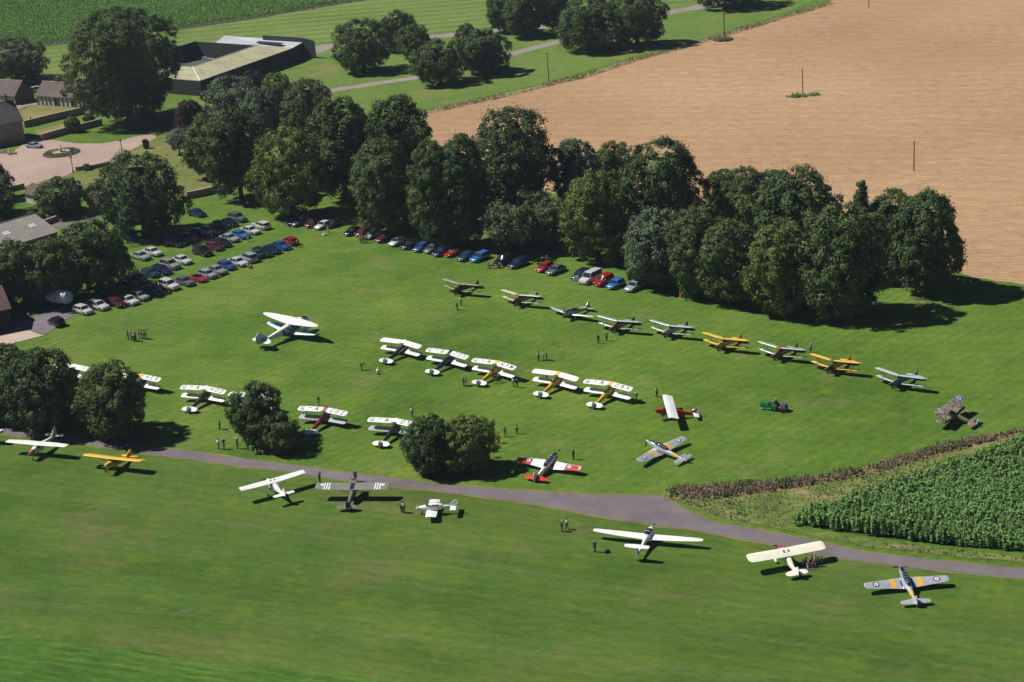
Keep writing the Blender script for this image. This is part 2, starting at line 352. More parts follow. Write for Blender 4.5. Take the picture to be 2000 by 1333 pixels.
# ------------------------------------------------------------------ scattered vegetation as stuff
def leaf_mat(name, dark, light, trans=0.22, scale=0.35, extra=None, exthr=0.62):
    m, n, l, b = newmat(name)
    g = n.new('ShaderNodeNewGeometry')
    t = noise(n, l, scale, 3, 0.6, g.outputs['Position'])
    a = n.new('ShaderNodeMath'); a.operation = 'MULTIPLY_ADD'; l.new(g.outputs['Random Per Island'], a.inputs[0]); a.inputs[1].default_value = 0.5
    a2 = n.new('ShaderNodeMath'); a2.operation = 'MULTIPLY'; l.new(t.outputs[0], a2.inputs[0]); a2.inputs[1].default_value = 0.55
    l.new(a2.outputs[0], a.inputs[2])
    r = ramp(n, [(0.15, dark), (0.85, light)]); l.new(a.outputs[0], r.inputs[0])
    col = r.outputs[0]
    if extra:
        t2 = noise(n, l, 0.16, 3, 0.6, g.outputs['Position']); q = ramp(n, [(exthr, (0, 0, 0)), (exthr+0.12, (1, 1, 1))])
        l.new(t2.outputs[0], q.inputs[0]); col = mix(n, l, col, extra, q.outputs[0])
    l.new(col, b.inputs['Base Color']); b.inputs['Roughness'].default_value = 0.65; b.inputs['Specular IOR Level'].default_value = 0.25
    tr = n.new('ShaderNodeBsdfTranslucent'); l.new(col, tr.inputs[0])
    mx = n.new('ShaderNodeMixShader'); mx.inputs[0].default_value = trans
    l.new(b.outputs[0], mx.inputs[1]); l.new(tr.outputs[0], mx.inputs[2]); l.new(mx.outputs[0], n['Material Output'].inputs[0])
    return m
def quads_from(c, nrm, size, rng, aspect=0.6, updir=None):
    """rhombic leaves at c facing nrm"""
    N = len(c); nrm = nrm/np.linalg.norm(nrm, axis=1)[:, None]
    ref = rng.normal(size=(N, 3)) if updir is None else np.tile(np.array(updir, float), (N, 1))+rng.normal(size=(N, 3))*0.35
    u = np.cross(nrm, ref); u /= np.linalg.norm(u, axis=1)[:, None]+1e-9; v = np.cross(nrm, u)
    s = size[:, None]
    P = np.stack([c-v*s, c+u*s*aspect-v*s*0.1, c+v*s, c-u*s*aspect-v*s*0.1], 1).reshape(-1, 3)
    return P, np.arange(4*N).reshape(-1, 4)
def in_poly(x, y, poly):
    inside = np.zeros(len(x), bool); n = len(poly)
    for i in range(n):
        x0, y0 = poly[i]; x1, y1 = poly[(i+1) % n]
        c = ((y0 > y) != (y1 > y)) & (x < (x1-x0)*(y-y0)/(y1-y0+1e-12)+x0)
        inside ^= c
    return inside
def scatter(poly, spacing, rng, rows=None):
    P = np.array([(p[0], p[1]) for p in poly]); lo_, hi_ = P.min(0), P.max(0)
    if rows is None:
        k = int((hi_-lo_).prod()/spacing**2); X = rng.uniform(lo_, hi_, (k, 2))
    else:
        a, rs, ps = rows; c, s = math.cos(a), math.sin(a); L = np.linalg.norm(hi_-lo_); mid = (lo_+hi_)/2
        i, j = np.meshgrid(np.arange(-L/2, L/2, rs), np.arange(-L/2, L/2, ps)); i = i.ravel(); j = j.ravel()
        X = np.stack([mid[0]+c*j-s*i, mid[1]+s*j+c*i], 1)+rng.normal(size=(len(i), 2))*rs*0.16
    return X[in_poly(X[:, 0], X[:, 1], P)]
def crop(name, label, poly, spacing, h, leaves, lsize, mat, seed, rows=None, lean=0.5, vary=0.10):
    rng = np.random.default_rng(seed); X = scatter(poly, spacing, rng, rows); n = len(X)
    ph = rng.uniform(0, 6, 4); und = np.sin(X[:, 0]*.23+ph[0])+np.sin(X[:, 1]*.31+ph[1])+np.sin((X[:, 0]+X[:, 1])*.11+ph[2])+0.7*np.sin(X[:, 0]*.9+ph[3])
    hh = h*(1+rng.normal(size=n)*vary)*(1+und*vary*0.55)
    if vary > .2: keepm = (und+rng.normal(size=n)*1.2) > -1.6; X, hh = X[keepm], hh[keepm]; n = len(X)
    hh = np.clip(hh, h*.15, h*2)
    k = np.repeat(np.arange(n), leaves); N = len(k)
    th = rng.uniform(0, 2*np.pi, N); t = rng.uniform(0.25, 1.0, N)
    rr = lsize*(0.35+0.55*rng.random(N))
    c = np.stack([X[k, 0]+np.cos(th)*rr*0.8, X[k, 1]+np.sin(th)*rr*0.8, hh[k]*t], 1)
    nrm = np.stack([np.cos(th)*lean, np.sin(th)*lean, 0.8*np.ones(N)], 1)+rng.normal(size=(N, 3))*0.3
    v, q = quads_from(c, nrm, lsize*(0.7+0.5*rng.random(N)), rng, 0.42)
    o = np_mesh(name, v, q, [mat]); tag(o, label, 'crop', kind='stuff'); return o
MAIZE = leaf_mat('maize_leaves', (0.040, 0.11, 0.025), (0.30, 0.50, 0.15), 0.28, 0.6)
MAIZE2 = leaf_mat('far_maize_leaves', (0.065, 0.185, 0.022), (0.165, 0.37, 0.05), 0.2, 0.25, extra=(0.17, 0.30, 0.05), exthr=0.5)
mz = pix([(1545, 1008), (1580, 990), (1680, 958), (1850, 896), (2000, 850), (2450, 705)], 1.6)+pix([(2500, 1120), (2000, 1080), (1870, 1068), (1750, 1055), (1640, 1040), (1560, 1026)])
RGS = ground_mat('maize_ground', [(0.03, 0.07, 0.015), (0.05, 0.10, 0.025), (0.08, 0.12, 0.04)], 0.1, 0.6, 3)
sheet('maize_soil', pix([(1556, 1012), (1600, 988), (1700, 956), (1850, 900), (2000, 856), (2450, 712)], 1.6)[:0]+[p for p in mz], 0.05, RGS)
crop('maize_crop', 'tall green maize crop beside the road, right of the rough bank', [tuple(p.xy) for p in mz], 0.6, 1.65, 56, 0.24, MAIZE, 11, rows=(R(-20), 0.62, 0.36), lean=0.45, vary=.20)
fm = pix([(-260, 128), (0, 98), (75, 92), (180, 77), (350, 58), (500, 36), (620, 16), (720, 0), (900, -34), (500, -60), (-260, -60)])
sheet('far_maize_soil', fm, 0.05, YARD2)
crop('distant_maize_crop', 'broad green maize field beyond the parkland, top left', fm, 0.9, 2.1, 14, 0.36, MAIZE2, 12, rows=(R(-8), 1.0, 0.95), vary=.13)
# rough bank of dry weeds
DRYW = leaf_mat('dry_weeds', (0.12, 0.095, 0.065), (0.33, 0.25, 0.17), 0.15, 0.4, extra=(0.08, 0.12, 0.04), exthr=0.52)
STRAW = leaf_mat('straw_grass', (0.16, 0.15, 0.07), (0.42, 0.34, 0.20), 0.15, 0.3, extra=(0.10, 0.16, 0.04), exthr=0.46)
bank = pix([(1298, 956), (1400, 949), (1500, 943), (1600, 931), (1700, 910), (1780, 886), (1850, 866), (2000, 839), (2300, 776), (2300, 800), (2000, 846), (1850, 885), (1760, 910), (1690, 930), (1600, 946), (1500, 962), (1400, 975), (1310, 976)])
sheet('bank_soil', bank, 0.06, VERGE, smooth_edge=0.3)
o = crop('dry_weed_bank', 'brown bank of dry weeds along the edge of the grass field', bank, 0.26, 0.44, 12, 0.15, DRYW, 13, lean=0.9, vary=.6); o['category'] = 'weeds'
rough = pix([(1310, 976), (1400, 975), (1500, 962), (1600, 946), (1690, 930), (1760, 910), (1850, 885), (2000, 846), (2300, 792), (2300, 800), (2000, 856), (1850, 898), (1680, 962), (1580, 996), (1545, 1012), (1560, 1034), (1640, 1046), (1750, 1062), (2000, 1089), (2400, 1130), (2400, 1140), (2000, 1100), (1850, 1086), (1700, 1070), (1600, 1050), (1500, 1030), (1410, 1012), (1350, 990)])
RGR = ground_mat('rough_grass', [(0.07, 0.13, 0.025), (0.12, 0.17, 0.04), (0.22, 0.19, 0.09)], 0.08, 0.4, 2.0, dry=((0.34, 0.24, 0.14), 0.12, 0.52, 0.7), flecks=((0.10, 0.19, 0.02), 0.15, 0.52, 0.6), fstr=(0.3, 1.0), fam=.4, fdir=-5, bump=0.5)
sheet('rough_verge', rough, 0.055, RGR, smooth_edge=0.2)
o = crop('straw_verge', 'pale tussocks of straw and grass between road and maize', rough, 0.42, 0.22, 7, 0.13, STRAW, 14, lean=1.0, vary=.5); o['category'] = 'grass'
edge = [tuple((p+Vector((0, 1.2, 0))).xy) for p in vp]+[tuple(p.xy) for p in vq[::-1]]
o = crop('field_edge_weeds', 'thin line of brown weeds along the upper edge of the stubble', edge, 0.75, 0.38, 7, 0.22, STRAW, 15, lean=1.0, vary=.5); o['category'] = 'weeds'
# tussock ring round one pole
for (px, py, rx, ry, lab) in ((1568, 188, 4.6, 2.0, 'small oval of green weeds at the foot of a pole in the stubble'), (1412, 79, 3.2, 3.0, 'clump of pale weeds at the foot of the pole near the avenue')):
    c = at(px, py); pl = [(c.x+rx*math.cos(a), c.y+ry*math.sin(a)) for a in [k*0.5236 for k in range(12)]]
    o = crop('weed_patch', lab, pl, 0.32, 0.55, 12, 0.24, MAIZE if px > 1500 else STRAW, px, lean=0.9, vary=.6); o['category'] = 'weeds'
# ================================================================== TREES
LM = {
 'dark': leaf_mat('dark_foliage', (0.016, 0.040, 0.012), (0.105, 0.160, 0.042), 0.10),
 'mid': leaf_mat('mid_foliage', (0.020, 0.048, 0.014), (0.135, 0.190, 0.048), 0.12),
 'light': leaf_mat('light_foliage', (0.028, 0.065, 0.014), (0.200, 0.250, 0.050), 0.16),
 'yellow': leaf_mat('yellowing_foliage', (0.035, 0.06, 0.014), (0.20, 0.25, 0.055), 0.16, extra=(0.24, 0.20, 0.04), exthr=0.58),
 'grey': leaf_mat('grey_green_foliage', (0.035, 0.060, 0.030), (0.160, 0.215, 0.115), 0.12),
 'silver': leaf_mat('silver_foliage', (0.12, 0.15, 0.12), (0.24, 0.28, 0.23), 0.15),
 'purple': leaf_mat('copper_foliage', (0.035, 0.018, 0.022), (0.095, 0.045, 0.050), 0.15),
 'beech': leaf_mat('beech_foliage', (0.022, 0.045, 0.012), (0.140, 0.185, 0.045), 0.12, extra=(0.13, 0.085, 0.035), exthr=0.60),
 'brown': leaf_mat('thin_brown_foliage', (0.045, 0.060, 0.026), (0.160, 0.185, 0.080), 0.14),
}
BARK = paint((0.085, 0.068, 0.05), 0.9, 0, 0.35, 0.1, 'bark')
def crown_mesh(rng, h, r, kind, style, top_sharp):
    zb = {'tall': 0.10, 'open': 0.24, 'bush': 0.0, 'spire': 0.05}[style]*h
    cs = {'tall': 1.25, 'open': 1.1, 'bush': 0.55, 'spire': 1.1}[style]*min(1.25, max(0.55, r/6.5))
    ls = 0.235*min(1.15, max(0.6, r/6))
    ph = rng.uniform(0, 6.28, 6)
    def env(t, th):
        up = np.clip((t-0.42)/0.58, 0, 1); dn = np.clip((0.36-t)/0.36, 0, 1)
        b = np.sqrt(np.clip(1-up**top_sharp, 0, 1))*(1-(0.42 if style != 'open' else 0.6)*dn**1.4)
        if style == 'spire': b = np.clip(1.05-t*0.98, 0.03, 1)**0.8
        lob = 1+0.11*np.sin(2*th+ph[0]+2.2*t)+0.09*np.sin(3*th+ph[1]-4*t)+0.08*np.sin(5*th+ph[2]+7*t)+0.06*np.sin(11*t+ph[3]+2*th)+0.05*np.sin(8*th+ph[4]-9*t)
        return r*b*lob
    H = h-zb
    area = 2*math.pi*r*H*0.9; n = int(area/(cs*cs*1.15))
    t = rng.uniform(0, 1, n*3); th = rng.uniform(0, 2*np.pi, n*3); rr = env(t, th)
    keep = rng.uniform(0, 1, n*3) < np.clip(rr/r, 0.12, 1.2); t, th, rr = t[keep][:n], th[keep][:n], rr[keep][:n]
    e = 0.03; slope = -(env(np.clip(t+e, 0, 1), th)-env(np.clip(t-e, 0, 1), th))/(2*e*H)
    nr = np.stack([np.cos(th), np.sin(th), np.clip(slope, -1.2, 4)], 1); nr /= np.linalg.norm(nr, axis=1)[:, None]
    depth = rng.uniform(-0.26, 0.06, len(t))
    rad = rr*(1+depth)
    c = np.stack([np.cos(th)*rad, np.sin(th)*rad, zb+t*H*0.97], 1)
    cr = cs*rng.uniform(0.5, 1.4, len(t))
    K = int({'tall': 84, 'open': 60, 'bush': 44, 'spire': 64}[style])
    k = np.repeat(np.arange(len(t)), K); N = len(k)
    d = rng.normal(size=(N, 3)); d /= np.linalg.norm(d, axis=1)[:, None]
    d = d+nr[k]*0.75+np.array([0, 0, 0.25]); d /= np.linalg.norm(d, axis=1)[:, None]
    p = c[k]+d*cr[k][:, None]*rng.uniform(0.55, 1.12, N)[:, None]*np.array([1, 1, 0.85])
    nm = d*0.9+rng.normal(size=(N, 3))*0.38+np.array([0, 0, 0.15])
    p[:, 2] = np.maximum(p[:, 2], 0.15+rng.random(N)*0.5)
    v, q = quads_from(p, nm, ls*(0.6+0.8*rng.random(N)), rng, 0.62)
    # stray sprays that break the outline
    ns = int(len(t)*0.5); j = rng.integers(0, len(t), ns*9); dd = nr[j]+rng.normal(size=(ns*9, 3))*0.35
    ps = c[j]+dd*(cr[j]*rng.uniform(0.8, 1.3, ns*9))[:, None]; ps[:, 2] = np.maximum(ps[:, 2], 0.2)
    v2, q2 = quads_from(ps, dd+rng.normal(size=ps.shape)*0.5, ls*(0.5+0.6*rng.random(ns*9)), rng, 0.5)
    # solid core added inside the crown to block light and close holes
    a, b = 18, 12; tt = (np.arange(b)+0.5)/b; aa = np.arange(a)/a*2*np.pi
    T, A = np.meshgrid(tt, aa, indexing='ij'); RR = env(T.ravel(), A.ravel())*(0.66 if style != 'open' else 0.4)*rng.uniform(0.72, 1.12, a*b)
    core = np.stack([np.cos(A.ravel())*RR, np.sin(A.ravel())*RR, zb+0.05*H+T.ravel()*H*0.78], 1)
    cq = [(i*a+j_, i*a+(j_+1) % a, (i+1)*a+(j_+1) % a, (i+1)*a+j_) for i in range(b-1) for j_ in range(a)]
    o1 = len(v); o2 = o1+len(v2)
    return np.concatenate([v, v2, core]), np.concatenate([q, q2+o1, np.array(cq)+o2])
def tree(px, ytop, ybase, width, kind, label, style='tall', name='broadleaf_tree', cat='tree', group=None, sharp=None, seed=None, hmul=1.0):
    base = at(px, ybase-width*0.09); s = scale_at(base)
    h = height(base, ytop)*hmul; r = width/2/s*0.99
    r = min(r, h*0.75)
    rng = np.random.default_rng(seed or int(px*7+ytop*13+width)); sharp = sharp or rng.uniform(2.0, 2.8)
    o = empty(name, (base.x, base.y, 0), 0.0)
    v, q = crown_mesh(rng, h, r, kind, style, sharp)
    want = width/2/s*1.0; lo_, hi_ = np.percentile(v[:, 0], (0.8, 99.2)); k_ = want/((hi_-lo_)/2); v[:, 0] = (v[:, 0]-(lo_+hi_)/2)*k_; v[:, 1] = (v[:, 1]-np.median(v[:, 1]))*k_
    v[:, 2] *= h/np.percentile(v[:, 2], 99.8)
    np_mesh('foliage' if cat != 'tree' else 'crown', v, q, [LM[kind]], o)
    tb = MB(); rt = max(0.12, r*0.07)
    zf = 0.55*h
    tb.tube((0, 0, -0.1), (0.1*rt, 0, h*0.10+0.2), rt*1.45, rt, 10); tb.tube((0.1*rt, 0, h*0.10+0.15), (0.2, -0.1, zf), rt, rt*0.55, 9)
    for a_ in range(6):
        an = a_*1.05+float(rng.random()); z0 = h*(0.16+0.07*a_)
        e1 = (math.cos(an)*r*0.62, math.sin(an)*r*0.62, z0+h*0.22)
        tb.tube((0.1, 0, z0), e1, rt*0.42, rt*0.14, 6)
    tb.build('trunk' if cat == 'tree' else 'stem', BARK, o)
    tag(o, label, cat, group); return o
TB = 'trees of the wood between car park and stubble field'
TP = 'park trees on the far lawn'
TR = 'trees along the taxiway'
TREES = [
 # far park
 (712, 38, 152, 112, 'mid', 'large round tree, leftmost of the far lawn clump', TP), (780, 20, 108, 76, 'mid', 'tall tree behind the left clump on the far lawn', TP),
 (810, 48, 120, 66, 'mid', 'smaller tree tucked right of the leftmost far clump', TP), (860, 80, 176, 108, 'mid', 'broad low tree between the avenue drive and the stubble edge', TP),
 (918, 46, 138, 52, 'mid', 'upright tree rising behind the low pair by the avenue', TP), (950, 58, 152, 96, 'dark', 'dark round tree closest to the corner of the stubble on the far lawn', TP),
 (985, -22, 70, 60, 'mid', 'narrow tree left of the big avenue clump, cut by the top edge', TP), (1027, -20, 80, 78, 'mid', 'round tree with bare trunk beside the avenue, near the top edge', TP),
 (1092, -50, 66, 84, 'dark', 'dark tree behind the avenue, cut by the top edge', TP), (1152, -4, 108, 118, 'mid', 'wide tree with its shade on the stubble boundary, left of its pair', TP),
 (1245, -26, 100, 118, 'dark', 'wide dark tree with its shade on the stubble boundary, right of its pair', TP), (1435, -70, 28, 150, 'mid', 'broad tree at the top edge where the avenue meets the stubble', TP),
 # left side
 (38, 74, 170, 118, 'brown', 'olive round tree at the left edge behind the cottages', None), (256, 18, 258, 214, 'beech', 'giant domed tree with browning top beside the courtyard barn', None),
 # wood, back row
 (460, 148, 250, 110, 'grey', 'grey green willow in front of the courtyard barn', TB), (515, 172, 268, 86, 'grey', 'second grey green willow, right of the first', TB),
 (550, 142, 235, 66, 'light', 'small bright tree against the courtyard barn wall', TB), (608, 156, 280, 102, 'mid', 'feathery tree at the left back of the wood by the far lawn', TB),
 (495, 138, 185, 46, 'purple', 'small copper tree against the wall of the courtyard barn', None), (376, 196, 274, 54, 'purple', 'purple leaved tree right of the giant domed tree', None),
 (420, 222, 358, 104, 'light', 'yellow green tree at the left end of the wood', TB), (472, 214, 400, 116, 'mid', 'tall tree at the left end of the wood above the parked cars', TB),
 (676, 192, 400, 118, 'mid', 'domed tree at the back of the wood, left of the first view to the stubble', TB), (785, 190, 400, 128, 'dark', 'dark domed tree touching the left corner of the stubble', TB),
 (572, 252, 436, 150, 'light', 'spreading bright green tree above the shaded cars', TB), (760, 276, 470, 120, 'mid', 'tree with low boughs over the parked silver car', TB),
 (852, 278, 492, 88, 'mid', 'narrow tall tree left of the dark gap in the wood', TB), (915, 264, 490, 90, 'dark', 'dark narrow tree beside the dark gap in the wood', TB),
 (1008, 210, 452, 158, 'dark', 'highest dark dome in the middle of the wood', TB), (1130, 272, 425, 98, 'grey', 'grey green tree behind the thin brown saplings', TB),
 (1202, 276, 400, 76, 'light', 'pale tree peeping out between two dark domes', TB), (1302, 270, 500, 166, 'dark', 'great dark dome right of the middle of the wood', TB),
 (1168, 336, 520, 132, 'light', 'bright leafy tree beside the white van', TB), (1412, 332, 440, 66, 'mid', 'ragged small tree at the stubble edge of the wood', TB),
 (1460, 328, 450, 84, 'mid', 'second ragged tree at the stubble edge of the wood', TB), (1506, 332, 430, 66, 'mid', 'third ragged tree at the stubble edge, beside the round dark crown', TB),
 (1430, 382, 492, 116, 'yellow', 'yellow green tree sunk between larger crowns', TB), (1558, 328, 520, 160, 'dark', 'round dark crown near the right end of the wood', TB),
 (1292, 412, 566, 128, 'grey', 'grey green tree behind the last parked cars', TB), (1366, 404, 584, 116, 'mid', 'bushy tree standing right of the last parked cars', TB),
 (1424, 432, 602, 116, 'mid', 'deep green tree with its foot in the grass', TB), (1522, 442, 622, 130, 'yellow', 'tree with yellowing leaves facing the grass field', TB),
 (1744, 372, 560, 96, 'mid', 'tree at the right end of the wood behind the last two', TB), (1652, 402, 634, 166, 'mid', 'big tree casting an oval shade on the grass field', TB),
 (1806, 374, 584, 132, 'dark', 'last tree of the wood, its shade reaching toward the stubble corner', TB),
 # left middle
 (284, 300, 476, 172, 'dark', 'very dark spreading tree over the top of the car park', None), (125, 350, 428, 98, 'mid', 'round tree between the forecourt and the grey barn', None),
 (194, 430, 582, 136, 'mid', 'dark tree left of the car park, nearest the white cars', 'trees beside the grey barn'), (118, 466, 600, 110, 'mid', 'bushy tree in front of the grey barn', 'trees beside the grey barn'),
 (50, 470, 606, 110, 'mid', 'tree over the tank in front of the grey barn', 'trees beside the grey barn'), (-10, 500, 612, 110, 'mid', 'tree cut by the left edge beside the barn with the brown roof', 'trees beside the grey barn'),
 (-12, 312, 396, 76, 'dark', 'dark tree cut by the left edge beside the forecourt', None), (-34, 352, 440, 130, 'dark', 'low dark tree at the left edge below the forecourt', None),
 # taxiway
 (18, 676, 832, 140, 'mid', 'leftmost tree along the taxiway, cut by the edge', TR), (98, 684, 850, 142, 'dark', 'wide dark tree beside the taxiway, left of the lone round one', TR),
 (224, 712, 866, 128, 'mid', 'lone round tree beside the taxiway between two biplanes', TR), (506, 752, 874, 100, 'dark', 'round tree hiding the tail of a white biplane', TR),
 (550, 806, 886, 78, 'mid', 'low spreading tree touching the wing of the maroon biplane', TR), (840, 815, 932, 96, 'dark', 'darker tree of the pair on the taxiway verge', TR),
 (920, 816, 926, 106, 'yellow', 'yellowing tree of the pair on the taxiway verge', TR),
]
for (px, yt, yb, wd, kind, lab, grp) in TREES:
    tree(px, yt, yb, wd, kind, lab, group=grp)
tree(1683, 356, 560, 66, 'mid', 'slender pointed tree rising above the right end of the wood', 'spire', group=TB)
tree(1013, 380, 500, 128, 'brown', 'thin brownish saplings beside the seated picnickers', 'open', group=TB)
tree(1078, 392, 498, 78, 'brown', 'thin sapling with a visible stem, left of the bright leafy tree', 'open', group=TB)
tree(351, 252, 306, 42, 'silver', 'small silver leaved tree on a bare stem', 'open', 'ornamental_tree')
BU = 'shrubs around the house gardens'
for (px, yt, yb, wd, kind, lab) in (
 (143, 228, 262, 30, 'yellow', 'clipped round yellow green shrub on the garden wall line'), (175, 222, 244, 22, 'mid', 'small shrub below the giant tree, near the garden wall'),
 (286, 272, 292, 12, 'purple', 'dark clipped ball shrub at the mouth of the drive'), (190, 362, 402, 44, 'purple', 'purple leaved shrub left of the very dark tree'),
 (112, 344, 362, 20, 'dark', 'small dark round shrub at the lower edge of the forecourt'), (88, 360, 376, 34, 'mid', 'low shrub by the wall below the forecourt'),
 (276, 222, 256, 58, 'light', 'lighter shrub at the foot of the giant domed tree'), (1250, 470, 556, 52, 'light', 'pale tall shrub behind the silver estate car'),
 (82, 416, 438, 26, 'brown', 'brownish low shrub beside the lane'), (236, 302, 320, 12, 'mid', 'small shrub at the foot of the drive lamp'),
 (170, 320, 334, 18, 'mid', 'shrub at the end of the low forecourt wall')):
    tree(px, yt, yb, wd, kind, lab, 'bush', 'garden_shrub', 'shrub', BU)

# ================================================================== BUILDINGS
def bmat(name, c, var=0.2, rough=0.85, sc=1.7): return paint(c, rough, 0, var, 0.2, name)
M_WALLD = bmat('dark_green_boards', (0.035, 0.042, 0.036)); M_ROOFG = None
def ribbed(name, c0, c1, rz, sc, stains=None):
    return ground_mat(name, [tuple(x*0.8 for x in c0), c0, c1], 0.15, 0.5, 2.0, stripe=[(math.degrees(rz)+90, sc, 0.10, 0.0)], dry=stains, rough=0.6)
M_CREAM = ribbed('cream_sheet_roof', (0.40, 0.39, 0.25), (0.48, 0.46, 0.31), R(25), 0.5, ((0.22, 0.22, 0.15), 0.3, 0.60, 0.5))
M_PALE = ribbed('pale_sheet_roof', (0.50, 0.50, 0.54), (0.62, 0.62, 0.66), R(25), 0.5)
M_GREY = ribbed('grey_sheet_roof', (0.30, 0.27, 0.25), (0.38, 0.34, 0.31), R(20), 0.4, ((0.20, 0.16, 0.14), 0.25, 0.55, 0.5))
M_TILE = ribbed('brown_tile_roof', (0.095, 0.062, 0.056), (0.13, 0.085, 0.075), R(90), 1.2, ((0.09, 0.07, 0.05), 0.3, 0.55, 0.6))
M_SLATE = ribbed('dark_slate_roof', (0.075, 0.07, 0.075), (0.11, 0.10, 0.10), R(90), 1.2)
M_STONE = bmat('stone_wall', (0.27, 0.22, 0.17), 0.3); M_RENDER = bmat('pale_render', (0.52, 0.53, 0.52), 0.12)
M_TIMBER = bmat('dark_timber', (0.03, 0.028, 0.028)); M_BRICK = bmat('brick', (0.25, 0.13, 0.10), 0.3); M_COPE = bmat('stone_coping', (0.42, 0.34, 0.27), 0.25)
def slab(p, th=0.15):
    """thick panel from a planar-ish polygon of 3D points"""
    m = MB(); n = len(p); up = Vector((0, 0, th))
    v = [Vector(q) for q in p]+[Vector(q)+up for q in p]
    m.add(v, [tuple(range(n))[::-1], tuple(range(n, 2*n))]+[(k, (k+1) % n, n+(k+1) % n, n+k) for k in range(n)]); return m
def wall_from(p, q, z0, z1a, z1b, th=0.25):
    p = Vector(p); q = Vector(q); d = (q-p); d.z = 0; nrm = Vector((-d.y, d.x, 0)).normalized()*th/2
    m = MB(); v = []
    for P_, z in ((p, z1a), (q, z1b)):
        for s in (-1, 1):
            v += [(P_.x+s*nrm.x, P_.y+s*nrm.y, z0), (P_.x+s*nrm.x, P_.y+s*nrm.y, z)]
    m.add(v, [(0, 1, 3, 2), (4, 6, 7, 5), (0, 4, 5, 1), (2, 3, 7, 6), (0, 2, 6, 4), (1, 5, 7, 3)]); return m
# courtyard barn
def courtyard_barn():
    A = at(391, 159, 4.6); B = at(571, 95.5, 4.6)
    a = at(377, 132, 5.8); b = at(503, 89.5, 5.8)
    Cc = at(594, 82, 4.9); cI = at(383, 81.5, 5.6)
    Dl = at(300, 152, 4.6); dI = at(330, 129, 5.8); d2 = at(335, 96, 5.0); dO = at(320, 90, 4.4)
    F1 = at(438, 71, 4.8); F0 = at(421, 84.5, 5.3)
    o = empty('courtyard_barn', (A.x, A.y, 0)); off = Matrix.Translation(Vector((-A.x, -A.y, 0)))
    def bd(m, n, mt): return m.build(n, mt, o, smooth=0, xf=off)
    bd(slab([A, B, b, a]), 'roof', M_CREAM)['label'] = 'cream sheet roof of the near range'
    bd(slab([Dl, A, a, dI]), 'roof', M_CREAM)
    bd(slab([b, B+Vector((0, 0, 0.05)), Cc, F1, F0]), 'roof', M_PALE)['label'] = 'pale sheet roof of the far range'
    m = MB(); m.tube(d2+Vector((0, 0, .1)), cI+Vector((0, 0, .1)), 0.16, n=6); bd(m, 'wall_coping', M_CREAM)
    for p, q, z1, z2 in ((A, B, 4.55, 4.55), (Dl, A, 4.55, 4.55), (B, Cc, 4.55, 4.85), (a, b, 5.75, 5.75), (dI, a, 5.75, 5.75), (cI, b, 5.55, 5.75), (d2, cI, 4.95, 5.55), (Cc, F1, 4.85, 4.75), (F1, F0, 4.75, 4.35)):
        bd(wall_from(p, q, 0, z1, z2), 'wall', M_WALLD)
    # ridge capping between the two cream roofs and the skylight strips
    m = MB(); m.tube(A+Vector((0, 0, .2)), a+Vector((0, 0, .2)), 0.16, n=6); bd(m, 'ridge_cap', WHITE)
    m = MB(); m.tube(a+Vector((0, 0, .2)), b+Vector((0, 0, .2)), 0.13, n=6); bd(m, 'gutter', WHITE)
    for t in (0.04, 0.24, 0.30, 0.45, 0.56, 0.74, 0.8, 0.86):
        p0 = A.lerp(B, t+.012).lerp(a.lerp(b, t+.012), 0.25); p1 = A.lerp(B, t+.012).lerp(a.lerp(b, t+.012), 0.75)
        dx = (B-A).normalized()*0.55
        bd(slab([p0+Vector((0, 0, .152)), p0+dx+Vector((0, 0, .152)), p1+dx+Vector((0, 0, .152)), p1+Vector((0, 0, .152))], 0.03), 'skylight', bmat('stained_skylight', (0.30, 0.30, 0.22)))
    p = [at(505, 83, 5.2), at(556, 86.5, 5.2), at(548, 90, 5.2), at(500, 86.5, 5.2)]
    bd(slab([q+Vector((0, 0, .35)) for q in p], 0.1), 'skylight', GLASS)
    # courtyard surface and bits of white fencing in it
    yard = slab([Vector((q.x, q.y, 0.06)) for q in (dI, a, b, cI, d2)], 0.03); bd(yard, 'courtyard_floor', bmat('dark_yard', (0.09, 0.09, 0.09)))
    for q in ((400, 118), (407, 120.5), (414, 121), (421, 122)):
        m = MB(); g_ = at(*q); m.box((g_.x, g_.y, 0.6), (1.5, 0.4, 1.0), 0.2); bd(m, 'white_jump', WHITE)
    tag(o, 'dark courtyard barn with cream and pale sheet roofs, right of the giant tree', 'barn')
    # tall green shed attached at the far right
    p = [at(514, 84, 0), at(592, 98, 0), at(616, 103, 0), at(560, 78, 0)]
    q1 = at(513, 70, 6.4); q2 = at(592, 75, 6.4); q3 = at(614, 81, 5.6); q4 = q1+(q3-q2)
    s = empty('green_shed', (q2.x, q2.y, 0)); off = Matrix.Translation(Vector((-q2.x, -q2.y, 0)))
    GS = bmat('green_cladding', (0.03, 0.05, 0.05))
    for u, v, z1, z2 in ((q1, q2, 6.3, 6.3), (q2, q3, 6.3, 5.5), (q3, q4, 5.5, 5.5), (q4, q1, 5.5, 6.3)):
        wall_from(u, v, 0, z1, z2).build('wall', GS, s, 0, xf=off)
    slab([q1, q2, q3, q4], 0.12).build('roof', GS, s, 0, xf=off)
    tag(s, 'tall dark green shed at the right end of the courtyard barn', 'shed')
courtyard_barn()
